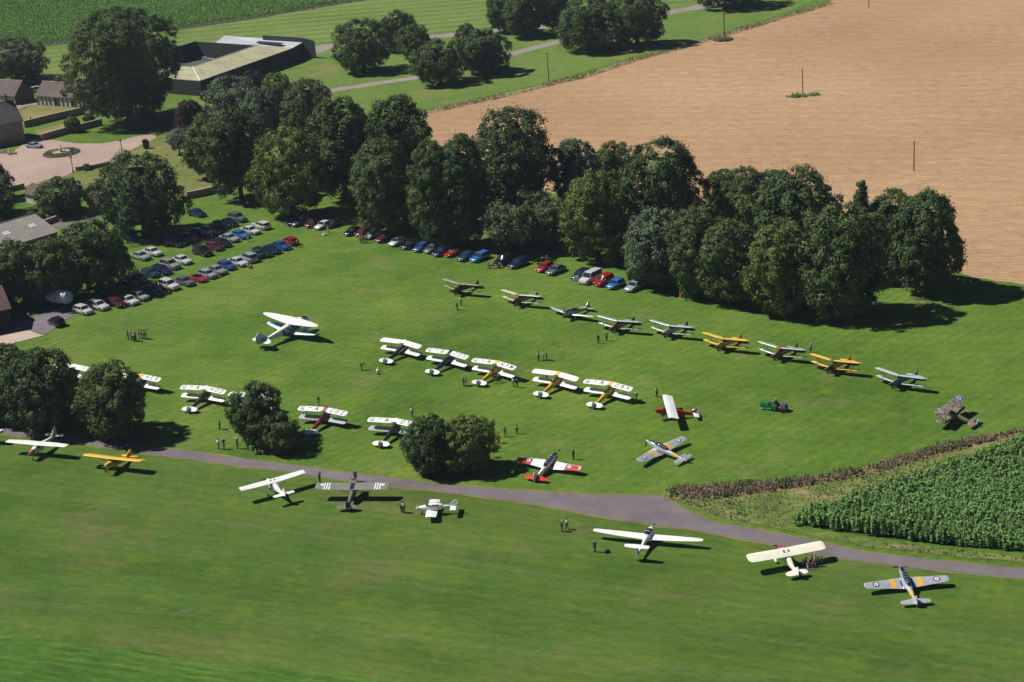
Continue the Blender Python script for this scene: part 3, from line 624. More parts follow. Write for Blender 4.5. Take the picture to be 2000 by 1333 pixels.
def gable(name, P0, P1, depth, eave, rise, wallm, roofm, label, cat, over=0.35, windows=0, posts=0, chimney=None, skylights=0, side=1, door=0, endwall=None):
    """gabled building: front wall P0->P1 (ground points facing the camera), depth away from it"""
    P0 = Vector(P0); P1 = Vector(P1); d = P1-P0; L = d.length; u = d.normalized(); n = Vector((-u.y, u.x, 0))*side
    rz = math.atan2(u.y, u.x); o = empty(name, (P0.x, P0.y, 0), rz)
    s = side; D = depth*s
    def bd(m, nm, mt): return m.build(nm, mt, o, smooth=0)
    m = MB()
    m.add([(0, 0, 0), (L, 0, 0), (L, D, 0), (0, D, 0), (0, 0, eave), (L, 0, eave), (L, D, eave), (0, D, eave), (0, D/2, eave+rise), (L, D/2, eave+rise)],
          [(0, 1, 5, 4), (2, 3, 7, 6), (1, 2, 6, 9, 5), (3, 0, 4, 8, 7), (4, 5, 9, 8), (6, 7, 8, 9), (0, 3, 2, 1)])
    bd(m, 'wall', wallm)
    k = rise/(depth/2); ov = over
    for a_, b_ in ((-ov, 0.5), (depth+ov, 0.5)):
        y0 = a_*s; z0 = eave-ov*k+0.06; y1 = depth/2*s; z1 = eave+rise+0.06
        m = slab([(-ov, y0, z0), (L+ov, y0, z0), (L+ov, y1, z1), (-ov, y1, z1)], 0.14)
        r = bd(m, 'roof', roofm)
    m = MB(); m.tube((-ov, D/2, eave+rise+0.2), (L+ov, D/2, eave+rise+0.2), 0.14, n=6); bd(m, 'ridge', M_COPE if roofm is not M_GREY else M_GREY)
    for i in range(windows):
        x = L*(i+0.5)/windows; f = MB(); f.box((x, -0.04*s, eave*0.55), (1.0, 0.10, 1.1)); wf = f.build('window', WHITE, o, 0)
        g_ = MB(); g_.box((x, -0.10*s, eave*0.55), (0.8, 0.04, 0.9)); g_.build('pane', GLASS, wf, 0)
    for i in range(door):
        x = L*(i+1)/(door+1)+0.9; f = MB(); f.box((x, -0.05*s, 1.05), (1.1, 0.12, 2.1)); bd(f, 'door', M_TIMBER)
    for i in range(posts):
        x = L*(i+0.2)/posts; f = MB(); f.box((x, -0.07*s, eave/2), (0.22, 0.14, eave)); bd(f, 'timber_post', M_TIMBER)
    for i in range(skylights):
        x = L*(i+0.5)/skylights; y = depth*0.22; z = eave+y*k+0.24
        f = slab([(x-.8, y*s, z), (x+.8, y*s, z), (x+.8, (y+1.3)*s, z+1.3*k), (x-.8, (y+1.3)*s, z+1.3*k)], 0.04); bd(f, 'skylight', M_RENDER)
    if chimney:
        for cx in chimney:
            f = MB(); f.box((L*cx, D/2, eave+rise+0.7), (0.9, 0.8, 1.8)); f.box((L*cx, D/2, eave+rise+1.65), (1.1, 1.0, 0.15))
            f.tube((L*cx-.2, D/2, eave+rise+1.7), (L*cx-.2, D/2, eave+rise+2.1), 0.13, n=8); f.tube((L*cx+.2, D/2, eave+rise+1.7), (L*cx+.2, D/2, eave+rise+2.1), 0.13, n=8)
            f.build('chimney', M_BRICK, o, 0)
    if endwall: m = MB(); m.add([(L+.03, 0, 0), (L+.03, D, 0), (L+.03, D, eave), (L+.03, D/2, eave+rise), (L+.03, 0, eave)], [(0, 1, 2, 3, 4)]); bd(m, 'gable_wall', endwall)
    tag(o, label, cat); return o
gable('timbered_cottage', at(74, 205), at(172, 211), 7.5, 2.9, 3.3, M_RENDER, M_TILE, 'long timber framed cottage with brown tiled roof, left of the giant tree', 'house', windows=2, posts=12, door=2)
gable('timbered_cottage', at(-60, 200), at(31, 206), 8.0, 2.9, 3.6, M_RENDER, M_TILE, 'timber framed cottage with reddish tiled roof at the left edge', 'house', windows=2, posts=8, door=1, endwall=bmat('shaded_brick', (0.10, 0.065, 0.05), 0.3))  # gable brick darkened, its shade put into the colour
# manor house with its gable toward the forecourt
gable('stone_manor_house', at(-70, 300), at(50, 277), 13, 6.0, 4.6, M_STONE, M_SLATE, 'stone house with steep dark slate roof beside the forecourt, left edge', 'house', windows=4, chimney=(0.45, 0.9))
d = at(12, 262, 7.0)
# grey barn and brown roofed barn at the left edge
gable('grey_barn', at(-85, 556), at(118, 493), 17, 4.6, 2.6, M_BRICK, M_GREY, 'large barn with grey sheet roof behind the trees at the left edge', 'barn', skylights=4)
gable('brown_roofed_barn', at(-90, 668), at(26, 644), 14, 4.2, 2.4, M_TIMBER, M_TILE, 'dark barn with brown roof on the concrete apron, left edge', 'barn', door=1)
gable('garden_store', at(52, 396), at(92, 404), 5, 2.3, 1.8, M_RENDER, M_TILE, 'small white walled store with tiled roof behind the round tree', 'outbuilding', door=1)
gable('garden_summerhouse', at(176, 418), at(214, 414), 5, 2.4, 1.6, M_STONE, M_TILE, 'small tiled outbuilding beside the very dark tree', 'outbuilding')
# garden walls
def wall_run(px, h, label, mat=M_STONE, cope=M_COPE, th=0.45):
    P = pix(px); o = empty('garden_wall', (P[0].x, P[0].y, 0)); off = Matrix.Translation(Vector((-P[0].x, -P[0].y, 0)))
    m = MB(); c = MB()
    for i, (a_, b_) in enumerate(zip(P, P[1:])):
        dd = (b_-a_).normalized()*(0.0 if i == 0 else 0.003); w_ = wall_from(a_+dd, b_, 0, h, h, th); m.add(w_.v, w_.f)
        w_ = wall_from(a_, b_, h, h+0.12, h+0.12, th+0.14); c.add(w_.v, w_.f)
    m.build('masonry', mat, o, 0, xf=off); c.build('coping', cope, o, 0, xf=off)
    tag(o, label, 'wall', 'garden walls'); return o
wall_run([(48, 250), (100, 237), (166, 222)], 1.9, 'stone wall with coping below the dry lawn, behind the lamp post')
wall_run([(82, 275), (120, 264), (160, 254), (200, 244)], 1.7, 'stone wall between the terrace lawn and the forecourt')
wall_run([(148, 334), (180, 330), (213, 323)], 0.9, 'low wall along the lower edge of the forecourt')
wall_run([(366, 389), (396, 383), (425, 376)], 1.6, 'short stone wall at the left end of the wood')
wall_run([(0, 452), (34, 443)], 1.4, 'red brick wall behind the grey barn, left edge', M_BRICK)
wall_run([(50, 447), (90, 440), (112, 432)], 1.2, 'stone wall along the lane above the grey barn')
wall_run([(0, 376), (20, 375), (48, 368)], 1.2, 'stone wall at the lower left of the forecourt')
# rubble heaps beside the forecourt
for (px, py, lab) in ((8, 298, 'pile of pale stone at the left of the forecourt'), (22, 301, 'pile of pale stone beside the first')):
    c = at(px, py); m = MB(); rg = random.Random(px)
    for k in range(26):
        a_ = rg.random()*6.28; q = rg.random()*1.9; m.box((math.cos(a_)*q, math.sin(a_)*q, 0.15+max(0, 0.7-q*.35)*rg.random()), (rg.uniform(.3, .8), rg.uniform(.3, .7), rg.uniform(.2, .5)), rg.random()*3, rg.random())
    o = m.build('stone_pile', M_COPE, None, 0, loc=(c.x, c.y, 0)); tag(o, lab, 'stones')
# fountain
c = at(120, 300); o = empty('fountain', (c.x, c.y, 0))
m = MB(); m.lathe([(0.1, 0.05), (4.9, 0.05), (4.9, 0.25), (4.6, 0.28), (2.6, 0.28), (2.5, 0.1), (0.1, 0.1)], n=28); m.build('planting_bed', bmat('clipped_bed', (0.07, 0.10, 0.05)), o)
m = MB(); m.lathe([(1.9, 0.1), (2.3, 0.1), (2.3, 0.62), (2.0, 0.66), (1.9, 0.5)], n=24); m.build('basin', M_COPE, o)
m = MB(); m.lathe([(0.1, 0.4), (1.9, 0.4), (1.9, 0.42), (0.1, 0.42)], n=20); m.build('water', GLASS, o)
m = MB(); m.lathe([(0.35, 0.4), (0.2, 0.9), (0.18, 1.3), (0.9, 1.45), (0.85, 1.5), (0.12, 1.45), (0.1, 1.9), (0.3, 2.0), (0.05, 2.3)], n=14); m.build('pedestal', M_COPE, o)
rng = np.random.default_rng(5); a_ = rng.uniform(0, 6.28, 1600); q_ = rng.uniform(2.5, 4.8, 1600)
v_, f_ = quads_from(np.stack([np.cos(a_)*q_, np.sin(a_)*q_, rng.uniform(0.25, 0.6, 1600)], 1), rng.normal(size=(1600, 3))*.5+[0, 0, 1], np.full(1600, .16), rng)
np_mesh('low_planting', v_, f_, [LM['grey']], o, )
tag(o, 'round stone fountain in a planted ring on the gravel forecourt', 'fountain')
# poles and lamp posts
def util_pole(x0, yb, yt, lab, arms=1, r=0.13):
    b = at(x0, yb); h = height(b, yt); o = empty('utility_pole', (b.x, b.y, 0), R(35))
    MB().tube((0, 0, 0), (0, 0, h), r*1.15, r*0.8, 8).build('pole', WOOD, o)
    for k in range(arms):
        z = h-0.35-k*1.1; m = MB(); m.box((0, 0, z), (0.12, 2.0, 0.14)); a = m.build('crossarm', WOOD, o, 0)
        for y in (-0.9, 0, 0.9): MB().lathe([(0.03, 0), (0.09, 0.04), (0.09, 0.2), (0.03, 0.26)], (0, y, z+0.07), 8).build('insulator', WHITE, a)
    tag(o, lab, 'utility pole', 'poles across the stubble field'); return o
util_pole(1072, 160, 102, 'wooden pole with one crossarm on the stubble boundary'); util_pole(1415, 78, 25, 'pole with two crossarms near the avenue and the top edge', 2, 0.16)
util_pole(1697, 16, -14, 'pole cut by the top edge of the stubble field', 0); util_pole(1568, 187, 133, 'bare pole standing in a small oval of green weeds', 0)
util_pole(1785, 335, 275, 'bare pole alone in the stubble, farthest right', 0)
def lamp(x0, yb, yt, lab, heads=1):
    b = at(x0, yb); h = height(b, yt); o = empty('lamp_post', (b.x, b.y, 0))
    m = MB(); m.lathe([(0.22, 0), (0.22, 0.5), (0.11, 0.7), (0.08, h-0.7)], n=8); m.build('post', DARKM, o)
    m = MB(); m.lathe([(0.07, h-0.7), (0.22, h-0.62), (0.30, h-0.1), (0.05, h+0.12)], n=8); m.build('lantern', M_RENDER if heads == 2 else DARKM, o)
    tag(o, lab, 'lamp post', 'lamp posts at the house'); return o
lamp(143, 337, 305, 'dark lamp post in front of the fountain'); lamp(239, 303, 272, 'dark lamp post at the mouth of the drive'); lamp(62, 247, 227, 'pale headed lamp post on the garden wall', 2)
# post and rail fence near the shaded cars
fl = pix([(668, 436), (700, 441), (735, 447)])
o = empty('rail_fence', (fl[0].x, fl[0].y, 0)); off = Matrix.Translation(Vector((-fl[0].x, -fl[0].y, 0)))
for i in range(8):
    p = fl[0].lerp(fl[2], i/7); MB().box((p.x, p.y, 0.55), (0.12, 0.12, 1.1)).build('post', WOOD, o, 0, xf=off)
for z in (0.5, 0.95):
    MB().tube(fl[0]+Vector((0, 0, z)), fl[2]+Vector((0, 0, z)), 0.05, n=4).build('rail', WOOD, o, 0, xf=off)
tag(o, 'wooden rail fence in the shade left of the silver car', 'fence')
# storage tank on its cradle
b = at(120, 604); o = empty('storage_tank', (b.x, b.y, 0), R(-30)); o.scale = (1.15, 1.15, 1.1)
TANK = paint((0.40, 0.46, 0.55), 0.5, 0.0, 0.12, name='tank_metal')
m = MB(); m.lathe([(0.02, -2.4), (0.75, -2.35), (1.1, -2.1), (1.2, -1.8), (1.2, 1.8), (1.1, 2.1), (0.75, 2.35), (0.02, 2.4)], (0, 0, 2.4), 24, 'x'); m.build('vessel', TANK, o, 30)
for x in (-1.2, 0.1, 1.3): MB().lathe([(1.2, x-.05), (1.25, x-.05), (1.25, x+.05), (1.2, x+.05)], (0, 0, 2.4), 24, 'x').build('band', STEEL, o)
for x in (-1.5, 1.5):
    for y in (-.8, .8): MB().box((x, y, 0.75), (0.18, 0.18, 1.5)).build('leg', DARKM, o, 0)
    MB().box((x, 0, 1.5), (0.3, 2.0, 0.15)).build('cradle', DARKM, o, 0)
MB().lathe([(0.25, 3.55), (0.25, 3.75), (0.05, 3.8)], (-0.6, 0, 0), 10).build('filler_cap', STEEL, o)
tag(o, 'silver cylindrical tank on legs in the shade left of the white cars', 'tank')
# ================================================================== AIRCRAFT
UP = [(0, 0), (.015, .34), (.06, .62), (.16, .92), (.32, 1.0), (.55, .80), (.8, .38), (1, .03)]
DN = [(.85, -.02), (.5, -.12), (.2, -.24), (.05, -.22)]
class Wing:
    """stations of the LEFT half, root to tip: (y, x leading edge, chord, z, thickness)"""
    def __init__(s, st): s.st = st
    def ring(s, k, sg=1):
        y, x, c, z, t = s.st[k]
        return [(x-u*c, sg*y, z+h*t*c) for u, h in UP+DN]
    def mesh(s, sides=(1, -1), mb=None):
        mb = mb or MB()
        for sg in sides: mb.loft([s.ring(k, sg) for k in range(len(s.st))])
        return mb
    def z(s, x, y):
        y = abs(y); st = s.st
        for a, b in zip(st, st[1:]):
            if y <= b[0] or b is st[-1]:
                k = min(1, max(0, (y-a[0])/(b[0]-a[0]))); q = [a[i]+(b[i]-a[i])*k for i in range(5)]; break
        u = min(1, max(0, (q[1]-x)/q[2]))
        for p0, p1 in zip(UP, UP[1:]):
            if u <= p1[0]: h = p0[1]+(p1[1]-p0[1])*(u-p0[0])/(p1[0]-p0[0]); break
        return q[3]+h*q[4]*q[2]
    def le(s, y):
        y = abs(y)
        for a, b in zip(s.st, s.st[1:]):
            if y <= b[0]: k = (y-a[0])/(b[0]-a[0]); return a[1]+(b[1]-a[1])*k, a[2]+(b[2]-a[2])*k
        return s.st[-1][1], s.st[-1][2]
    def patch(s, y0, y1, u0=0.0, u1=1.0, lift=0.012, n=4):
        """marking that follows the upper surface between two spanwise stations"""
        mb = MB(); us = np.linspace(u0, u1, 9); ys = np.linspace(y0, y1, n+1); v = []
        for y in ys:
            x, c = s.le(y)
            for u in us:
                X = x-u*c; v.append((X, y, s.z(X, y)+lift))
        f = [(i*9+j, i*9+j+1, (i+1)*9+j+1, (i+1)*9+j) for i in range(n) for j in range(8)]
        mb.add(v, f); return mb
    def disc(s, cx, cy, r0, r1, lift, n=24):
        mb = MB(); v = []; rs = np.linspace(r0, r1, 4)
        for r in rs:
            for k in range(n):
                a = 2*math.pi*k/n; X, Y = cx+r*math.cos(a), cy+r*math.sin(a); v.append((X, Y, s.z(X, Y)+lift))
        f = [(i*n+k, i*n+(k+1) % n, (i+1)*n+(k+1) % n, (i+1)*n+k) for i in range(3) for k in range(n)]
        mb.add(v, f); return mb
def sup(x, zc, w, h, p, n=18):
    r = []
    for k in range(n):
        t = 2*math.pi*(k+0.5)/n; c, s_ = math.cos(t), math.sin(t)
        r.append((x, w*math.copysign(abs(c)**(2/p), c), zc+h*math.copysign(abs(s_)**(2/p), s_)))
    return r
def fus(secs, p=2.6): return MB().loft([sup(x, z, w_, h, p) for x, z, w_, h in secs])
def pitchm(deg): return Matrix.Rotation(-R(deg), 4, 'Y')
_tc = {}
def letters(text, positions, hx, wing, parent, X, mat, x_mid_u=0.5, wide=0.8):
    """registration letters lying on the wing, tops toward the leading edge, readable from behind"""
    mb = MB()
    for ch, y in zip(text, positions):
        if ch == ' ': continue
        if ch == '-':
            base = [(-0.3, 0.44), (0.3, 0.44), (0.3, 0.54), (-0.3, 0.54)]; V = [(a, b) for a, b in base]; F = [(0, 1, 2, 3)]
        else:
            if ch not in _tc:
                cu = bpy.data.curves.new('t', 'FONT'); cu.body = ch; cu.size = 1.0; cu.resolution_u = 3; cu.align_x = 'CENTER'; cu.offset = 0.012
                ob = bpy.data.objects.new('t', cu); C.objects.link(ob); bpy.context.view_layer.update()
                me_ = bpy.data.meshes.new_from_object(ob.evaluated_get(bpy.context.evaluated_depsgraph_get()))
                bm = bmesh.new(); bm.from_mesh(me_)
                for k in range(1, 8):
                    bmesh.ops.bisect_plane(bm, geom=bm.verts[:]+bm.edges[:]+bm.faces[:], plane_co=(0, k*0.1, 0), plane_no=(0, 1, 0))
                bm.verts.ensure_lookup_table()
                _tc[ch] = ([(v.co.x, v.co.y) for v in bm.verts], [tuple(v.index for v in f.verts) for f in bm.faces])
                bm.free(); bpy.data.objects.remove(ob); bpy.data.curves.remove(cu); bpy.data.meshes.remove(me_)
            V, F = _tc[ch]
        x0, c = wing.le(y); xm = x0-c*x_mid_u
        v = []
        for a, b in V:
            Y = y-a*hx*wide/0.7; Xx = xm+(b-0.36)*hx/0.72; v.append((Xx, Y, wing.z(Xx, Y)+0.014))
        mb.add(v, F)
    return mb.build('registration_letters', mat, parent, 0, xf=X)
def prop(parent, X, x, z, r=1.0, ang=0.6, hub=0.12, mat=None, spinner=None, blades=2, y=0):
    mb = MB()
    for b_ in range(blades):
        a = ang+b_*2*math.pi/blades
        rings = []
        for k, (q, cw, tw) in enumerate(((.06, .07, 1.1), (.25, .13, .8), (.55, .15, .5), (.85, .12, .35), (1.0, .04, .3))):
            ring = []
            for (du, dv) in ((-1, -.12), (1, -.12), (1, .12), (-1, .12)):
                t = du*cw*r*0.62; n_ = dv*cw*r
                tx = math.sin(tw)*t+math.cos(tw)*n_; tt = math.cos(tw)*t-math.sin(tw)*n_
                ring.append((x+tx, y+q*r*math.cos(a)-tt*math.sin(a), z+q*r*math.sin(a)+tt*math.cos(a)))
            rings.append(ring)
        mb.loft(rings)
    o = mb.build('propeller', mat or DARKM, parent, 20, xf=X)
    sp_ = MB().lathe([(hub, x-.1), (hub, x), (hub*.7, x+.12), (0.02, x+.2)], (0, y, z), 12, 'x'); sp_.build('hub', spinner or STEEL, o, xf=X)
    return o
def wheel(parent, X, x, y, z, r=0.25, w=0.12, hubm=None):
    t = MB().lathe([(r*.55, -w/2), (r*.9, -w/2), (r, -w*.25), (r, w*.25), (r*.9, w/2), (r*.55, w/2)], (x, y, z), 16, 'y').build('wheel', BLACK, parent, xf=X)
    MB().lathe([(0.02, -w*.52), (r*.58, -w*.52), (r*.58, w*.52), (0.02, w*.52)], (x, y, z), 12, 'y').build('wheel_disc', hubm or STEEL, t, xf=X)
    return t
def screen(parent, X, x, y, z, w_=0.26, h=0.24):
    m = MB(); m.prism([(x, z), (x-.12, z+h), (x-.135, z+h), (x-.015, z)], y-w_, y+w_); return m.build('windscreen', GLASS, parent, 0, xf=X)
def cockpit(parent, X, x, z, w_=0.27, l=0.38):
    m = MB(); m.lathe([(1.0, -.05), (1.08, .03), (.95, .06), (.85, .035), (.3, .03)], (0, 0, 0), 16)
    m.v = [(x+a*l, b*w_, z+c) for a, b, c in m.v]
    return m.build('cockpit', BLACK, parent, xf=X)
def finish(o, label, group, cat='aeroplane'): tag(o, label, cat, group); return o
GB, GA, GC = 'biplanes in the middle row', 'biplanes in the lower left row', 'aeroplanes in the upper right row'
def cw(c, **k): return paint(c, **k)
FAB = paint((0.82, 0.82, 0.80), 0.5, 0, 0.05, name='doped_fabric')
NAVYL = paint((0.02, 0.022, 0.05), 0.5, name='dark_letters')

def biplane(loc, rz, label, group, fuse, cowl=None, top=FAB, tank=None, tail=FAB, text=None, fin=None, finstripe=False, struts=DARKM, wheels=None, pang=0.6, seed=0, tcol=None, side=None, ang=11, lower=None, underwing=None, pilot=None):
    o = empty('biplane', (loc.x, loc.y, 0), rz); X = pitchm(ang); cowl = cowl or fuse; lower = lower or top; fin = fin or tail
    def bd(m, n, mt, sm=35, par=None): return m.build(n, mt, par or o, sm, xf=X)
    body = bd(fus([(.38, 1.36, .33, .41), (0, 1.38, .36, .44), (-.6, 1.43, .38, .46), (-1.9, 1.44, .36, .42), (-3.2, 1.44, .25, .30), (-4.6, 1.46, .13, .19), (-5.55, 1.47, .04, .12)], 3.6), 'fuselage', fuse)
    bd(fus([(1.34, 1.40, .12, .14), (1.27, 1.36, .24, .28), (.95, 1.34, .30, .36), (.385, 1.36, .335, .415)], 3.2), 'engine_cowling', cowl)
    if side: m = MB(); [m.box((-1.0, s_*.392, 1.5), (2.6, .012, .12)) for s_ in (1, -1)]; bd(m, 'side_stripe', side)
    for cx in (-.75, -1.62): cockpit(body, X, cx, 1.88); screen(body, X, cx+.42, 0, 1.82)
    if pilot:
        m = MB(); m.ball((-1.6, 0, 2.02), .15, 10, 8); m.loft([sup(-1.6+0, 1.78, .02, .02, 2, 8)]) if False else None; m.tube((-1.6, 0, 1.78), (-1.6, 0, 1.95), .2, .13, 10)
    U = Wing([(.30, .62, .95, 2.36, .09), (.55, .58, 1.25, 2.365, .09), (.95, .52, 1.33, 2.385, .09), (3.85, .02, 1.33, 2.525, .09), (4.2, -.06, 1.27, 2.54, .08), (4.38, -.15, 1.05, 2.55, .07), (4.47, -.36, .6, 2.555, .05)])
    L = Wing([(.30, .18, 1.1, .97, .09), (.7, .12, 1.33, 1.0, .09), (3.75, -.40, 1.33, 1.24, .09), (4.1, -.48, 1.27, 1.265, .08), (4.27, -.57, 1.05, 1.28, .07), (4.36, -.78, .6, 1.285, .05)])
    for s_ in (1, -1):
        bd(U.mesh((s_,)), 'upper_wing', top); bd(L.mesh((s_,)), 'lower_wing', lower)
    tk = Wing([(0, .70, 1.02, 2.38, .15), (.305, .70, 1.02, 2.375, .14)]); bd(tk.mesh(), 'fuel_tank', tank or top)
    m = {}
    for s_ in (1, -1):
        for dx in (0, -.85):
            mb = MB(); mb.tube((-.25+dx, s_*2.95, 1.2), (.0+dx, s_*2.95, 2.47), .032, n=6); bd(mb, 'interplane_strut', struts)
            mb = MB(); mb.tube((.15+dx*.6, s_*.33, 1.75), (.38+dx*.6, s_*.30, 2.38), .028, n=6); bd(mb, 'cabane_strut', struts)
        mb = MB(); mb.tube((.1, s_*.4, 1.0), (-.2, s_*2.9, 2.4), .012, n=4); mb.tube((.1, s_*.35, 2.3), (-.35, s_*2.9, 1.25), .012, n=4); mb.tube((-.7, s_*.35, 2.3), (-1.1, s_*2.9, 1.25), .012, n=4)
        bd(mb, 'bracing_wire', STEEL)
        mb = MB(); mb.tube((.35, s_*.3, 1.0), (.02, s_*.78, .3), .035, n=6); mb.tube((-.4, s_*.3, 1.0), (.0, s_*.78, .3), .03, n=6); mb.tube((-.1, 0, .62), (0, s_*.78, .3), .025, n=6)
        bd(mb, 'undercarriage_leg', struts); wheel(o, X, .0, s_*.86, .27, .27, .13, wheels)
    T = Wing([(0.02, -4.42, 1.28, 1.60, .05), (.75, -4.52, 1.22, 1.60, .05), (1.15, -4.68, 1.0, 1.60, .05), (1.36, -4.86, .68, 1.60, .045), (1.45, -5.05, .34, 1.60, .04)])
    for s_ in (1, -1): bd(T.mesh((s_,)), 'tailplane', tail)
    f = MB(); f.prism([(-4.65, 1.55), (-5.15, 2.02), (-5.28, 2.08), (-5.28, 1.55)], -.035, .035); fo = bd(f, 'fin', fin, 0)
    f = MB(); f.prism([(-5.29, 1.25), (-5.29, 2.18), (-5.42, 2.36), (-5.62, 2.40), (-5.85, 2.28), (-5.98, 2.0), (-6.0, 1.65), (-5.9, 1.35), (-5.7, 1.22)], -.03, .03); ru = bd(f, 'rudder', fin, 0)
    if finstripe:
        for k, c in enumerate(((.55, .02, .02), (.8, .8, .8), (.02, .03, .14))):
            f = MB(); x = -5.31-.22*k; f.prism([(x, 1.3), (x, 2.2+.05*(k < 2)), (x-.2, 2.2), (x-.2, 1.3)], -.036, .036); bd(f, 'fin_stripe', paint(c), 0, ru)
    m = MB(); m.tube((-5.2, 0, 1.38), (-5.55, 0, 1.05), .03, n=6); bd(m, 'tail_skid', DARKM)
    m = MB(); m.tube((1.1, -.31, 1.1), (-.4, -.36, 1.02), .045, n=6); bd(m, 'exhaust', DARKM)
    prop(o, X, 1.42, 1.42, 1.0, pang, .1, paint((0.10, 0.05, 0.025), name='varnished_wood'))
    if text:
        a, b = text; tm = tcol or NAVYL
        wl = letters(a, [3.75, 2.55, 1.35][:len(a)], .86, U, o, X, tm, .5)
        letters(b, [-1.45, -2.55, -3.65][:len(b)], .86, U, o, X, tm, .5)
    finish(o, label, group); return o

def roundel(wing, y, u, r, par, X, cols=((.02, .03, .16), (.8, .8, .8), (.5, .02, .03)), k=3):
    x, c = wing.le(y); cx = x-c*u
    wb = [1.0, .66, .3][:k]
    for i, col in enumerate(cols):
        inner = wb[i+1] if i+1 < len(cols) else 0.02
        wing.disc(cx, y, r*inner, r*wb[i], .014+.003*i).build('roundel', paint(col), par, 0, xf=X)

def trainer(loc, rz, label, group, scheme='silver', pang=0.6):
    """low wing two seat trainer with a long framed canopy"""
    o = empty('low_wing_trainer', (loc.x, loc.y, 0), rz); X = pitchm(11.5)
    SIL = paint((0.52, 0.54, 0.60), 0.32, 0.35, 0.08, name='silver_dope'); YEL = paint((0.80, 0.42, 0.03)); REDC = paint((0.62, 0.035, 0.02)); NAVY = paint((0.012, 0.016, 0.045), 0.35)
    base = {'silver': SIL, 'red': WHITE, 'grey': paint((0.42, 0.45, 0.52), 0.35, 0.3, name='grey_dope')}[scheme]
    def bd(m, n, mt, sm=35, par=None): return m.build(n, mt, par or o, sm, xf=X)
    body = bd(fus([(.55, 1.2, .38, .47), (-.3, 1.2, .42, .50), (-1.3, 1.24, .40, .47), (-2.4, 1.3, .32, .40), (-3.6, 1.38, .21, .29), (-4.7, 1.45, .12, .2), (-5.5, 1.5, .03, .13)], 2.5), 'fuselage', base)
    bd(fus([(1.92, 1.28, .09, .1), (1.84, 1.24, .20, .24), (1.55, 1.2, .29, .36), (1.0, 1.19, .35, .44), (.555, 1.2, .383, .473)], 2.5), 'engine_cowling', base)
    ag = MB(); ag.v = []; ag.loft([sup(x, z, w_, h, 2.5) for x, z, w_, h in ((1.8, 1.335, .17, .17), (1.4, 1.37, .25, .27), (.8, 1.40, .28, .29), (.35, 1.42, .28, .28))]); bd(ag, 'anti_glare_panel', NAVY)
    if scheme == 'red':
        m = MB()
        for s_ in (1, -1): m.box((-.9, s_*.33, 1.05), (4.6, .2, .22))
        bd(m, 'side_stripe', REDC)
    can = MB().loft([sup(x, z, w_, h, 2.3) for x, z, w_, h in ((.42, 1.58, .26, .10), (.15, 1.66, .32, .28), (-.6, 1.68, .34, .33), (-1.5, 1.68, .32, .32), (-2.0, 1.64, .22, .2), (-2.35, 1.6, .08, .06))])
    co = bd(can, 'canopy', GLASS)
    for x in (.15, -.3, -.75, -1.2, -1.6):
        m = MB(); q0 = sup(x+.02, 1.68, .345, .335, 2.3); q1 = sup(x-.02, 1.68, .345, .335, 2.3); m.loft([q0, q1]); bd(m, 'canopy_frame', base, 0, co)
    W = Wing([(.30, .42, 2.05, .82, .13), (.75, .36, 1.98, .86, .13), (2.6, .06, 1.58, 1.02, .12), (4.75, -.30, 1.14, 1.22, .11), (5.02, -.36, 1.04, 1.245, .10), (5.17, -.46, .80, 1.26, .08), (5.23, -.6, .5, 1.265, .06)])
    for s_ in (1, -1): 
        wo_ = bd(W.mesh((s_,)), 'wing', base)
        if scheme == 'red': 
            W.patch(s_*2.75, s_*5.1, 0.0, 1.0, .008, 8).build('wing_panel', REDC, wo_, 0, xf=X); roundel(W, s_*3.35, .5, .48, wo_, X)
        else:
            W.patch(s_*1.35, s_*1.95, 0.03, .97, .008, 3).build('yellow_band', YEL, wo_, 0, xf=X); roundel(W, s_*3.75, .5, .42, wo_, X)
        m = MB(); m.tube((.1, s_*1.2, .95), (.05, s_*1.28, .3), .07, .05, 8); bd(m, 'undercarriage_leg', base); wheel(o, X, .05, s_*1.32, .25, .25, .14)
        m = MB(); m.box((-.75, s_*.62, 1.09), (1.1, .22, .02)); bd(m, 'wing_walkway', DARKM, 0, wo_)
    T = Wing([(0.02, -4.35, 1.02, 1.58, .07), (.3, -4.4, 1.0, 1.58, .07), (1.55, -4.62, .66, 1.58, .07), (1.76, -4.68, .55, 1.58, .06), (1.83, -4.78, .36, 1.58, .05)])
    for s_ in (1, -1): bd(T.mesh((s_,)), 'tailplane', REDC if scheme == 'red' else base)
    f = MB(); f.prism([(-4.1, 1.6), (-4.65, 2.15), (-4.9, 2.50), (-5.02, 2.55), (-5.02, 1.5)], -.04, .04); fo = bd(f, 'fin', base, 0)
    f = MB(); f.prism([(-5.03, 1.35), (-5.03, 2.56), (-5.25, 2.58), (-5.45, 2.42), (-5.62, 1.85), (-5.65, 1.5), (-5.45, 1.3)], -.035, .035); bd(f, 'rudder', paint((.5, .5, .52)) if scheme == 'grey' else base, 0)
    if scheme != 'red':
        bd(MB().loft([sup(-3.0, 1.345, .27, .35, 2.5), sup(-3.75, 1.39, .205, .29, 2.5)]), 'yellow_band', YEL)
        for k, c in enumerate(((.5, .02, .03), (.8, .8, .8), (.02, .03, .14))):
            f = MB(); x = -4.62-.1*k; f.prism([(x, 1.72), (x, 2.1), (x-.09, 2.1), (x-.09, 1.72)], -.046, .046); bd(f, 'fin_flash', paint(c), 0, fo)
    m = MB(); m.tube((-5.0, 0, 1.35), (-5.15, 0, 1.12), .03, n=6); bd(m, 'tail_strut', DARKM); wheel(o, X, -5.18, 0, 1.14, .11, .07)
    prop(o, X, 2.0, 1.28, 1.02, pang, .11, DARKM, base)
    finish(o, label, group); return o

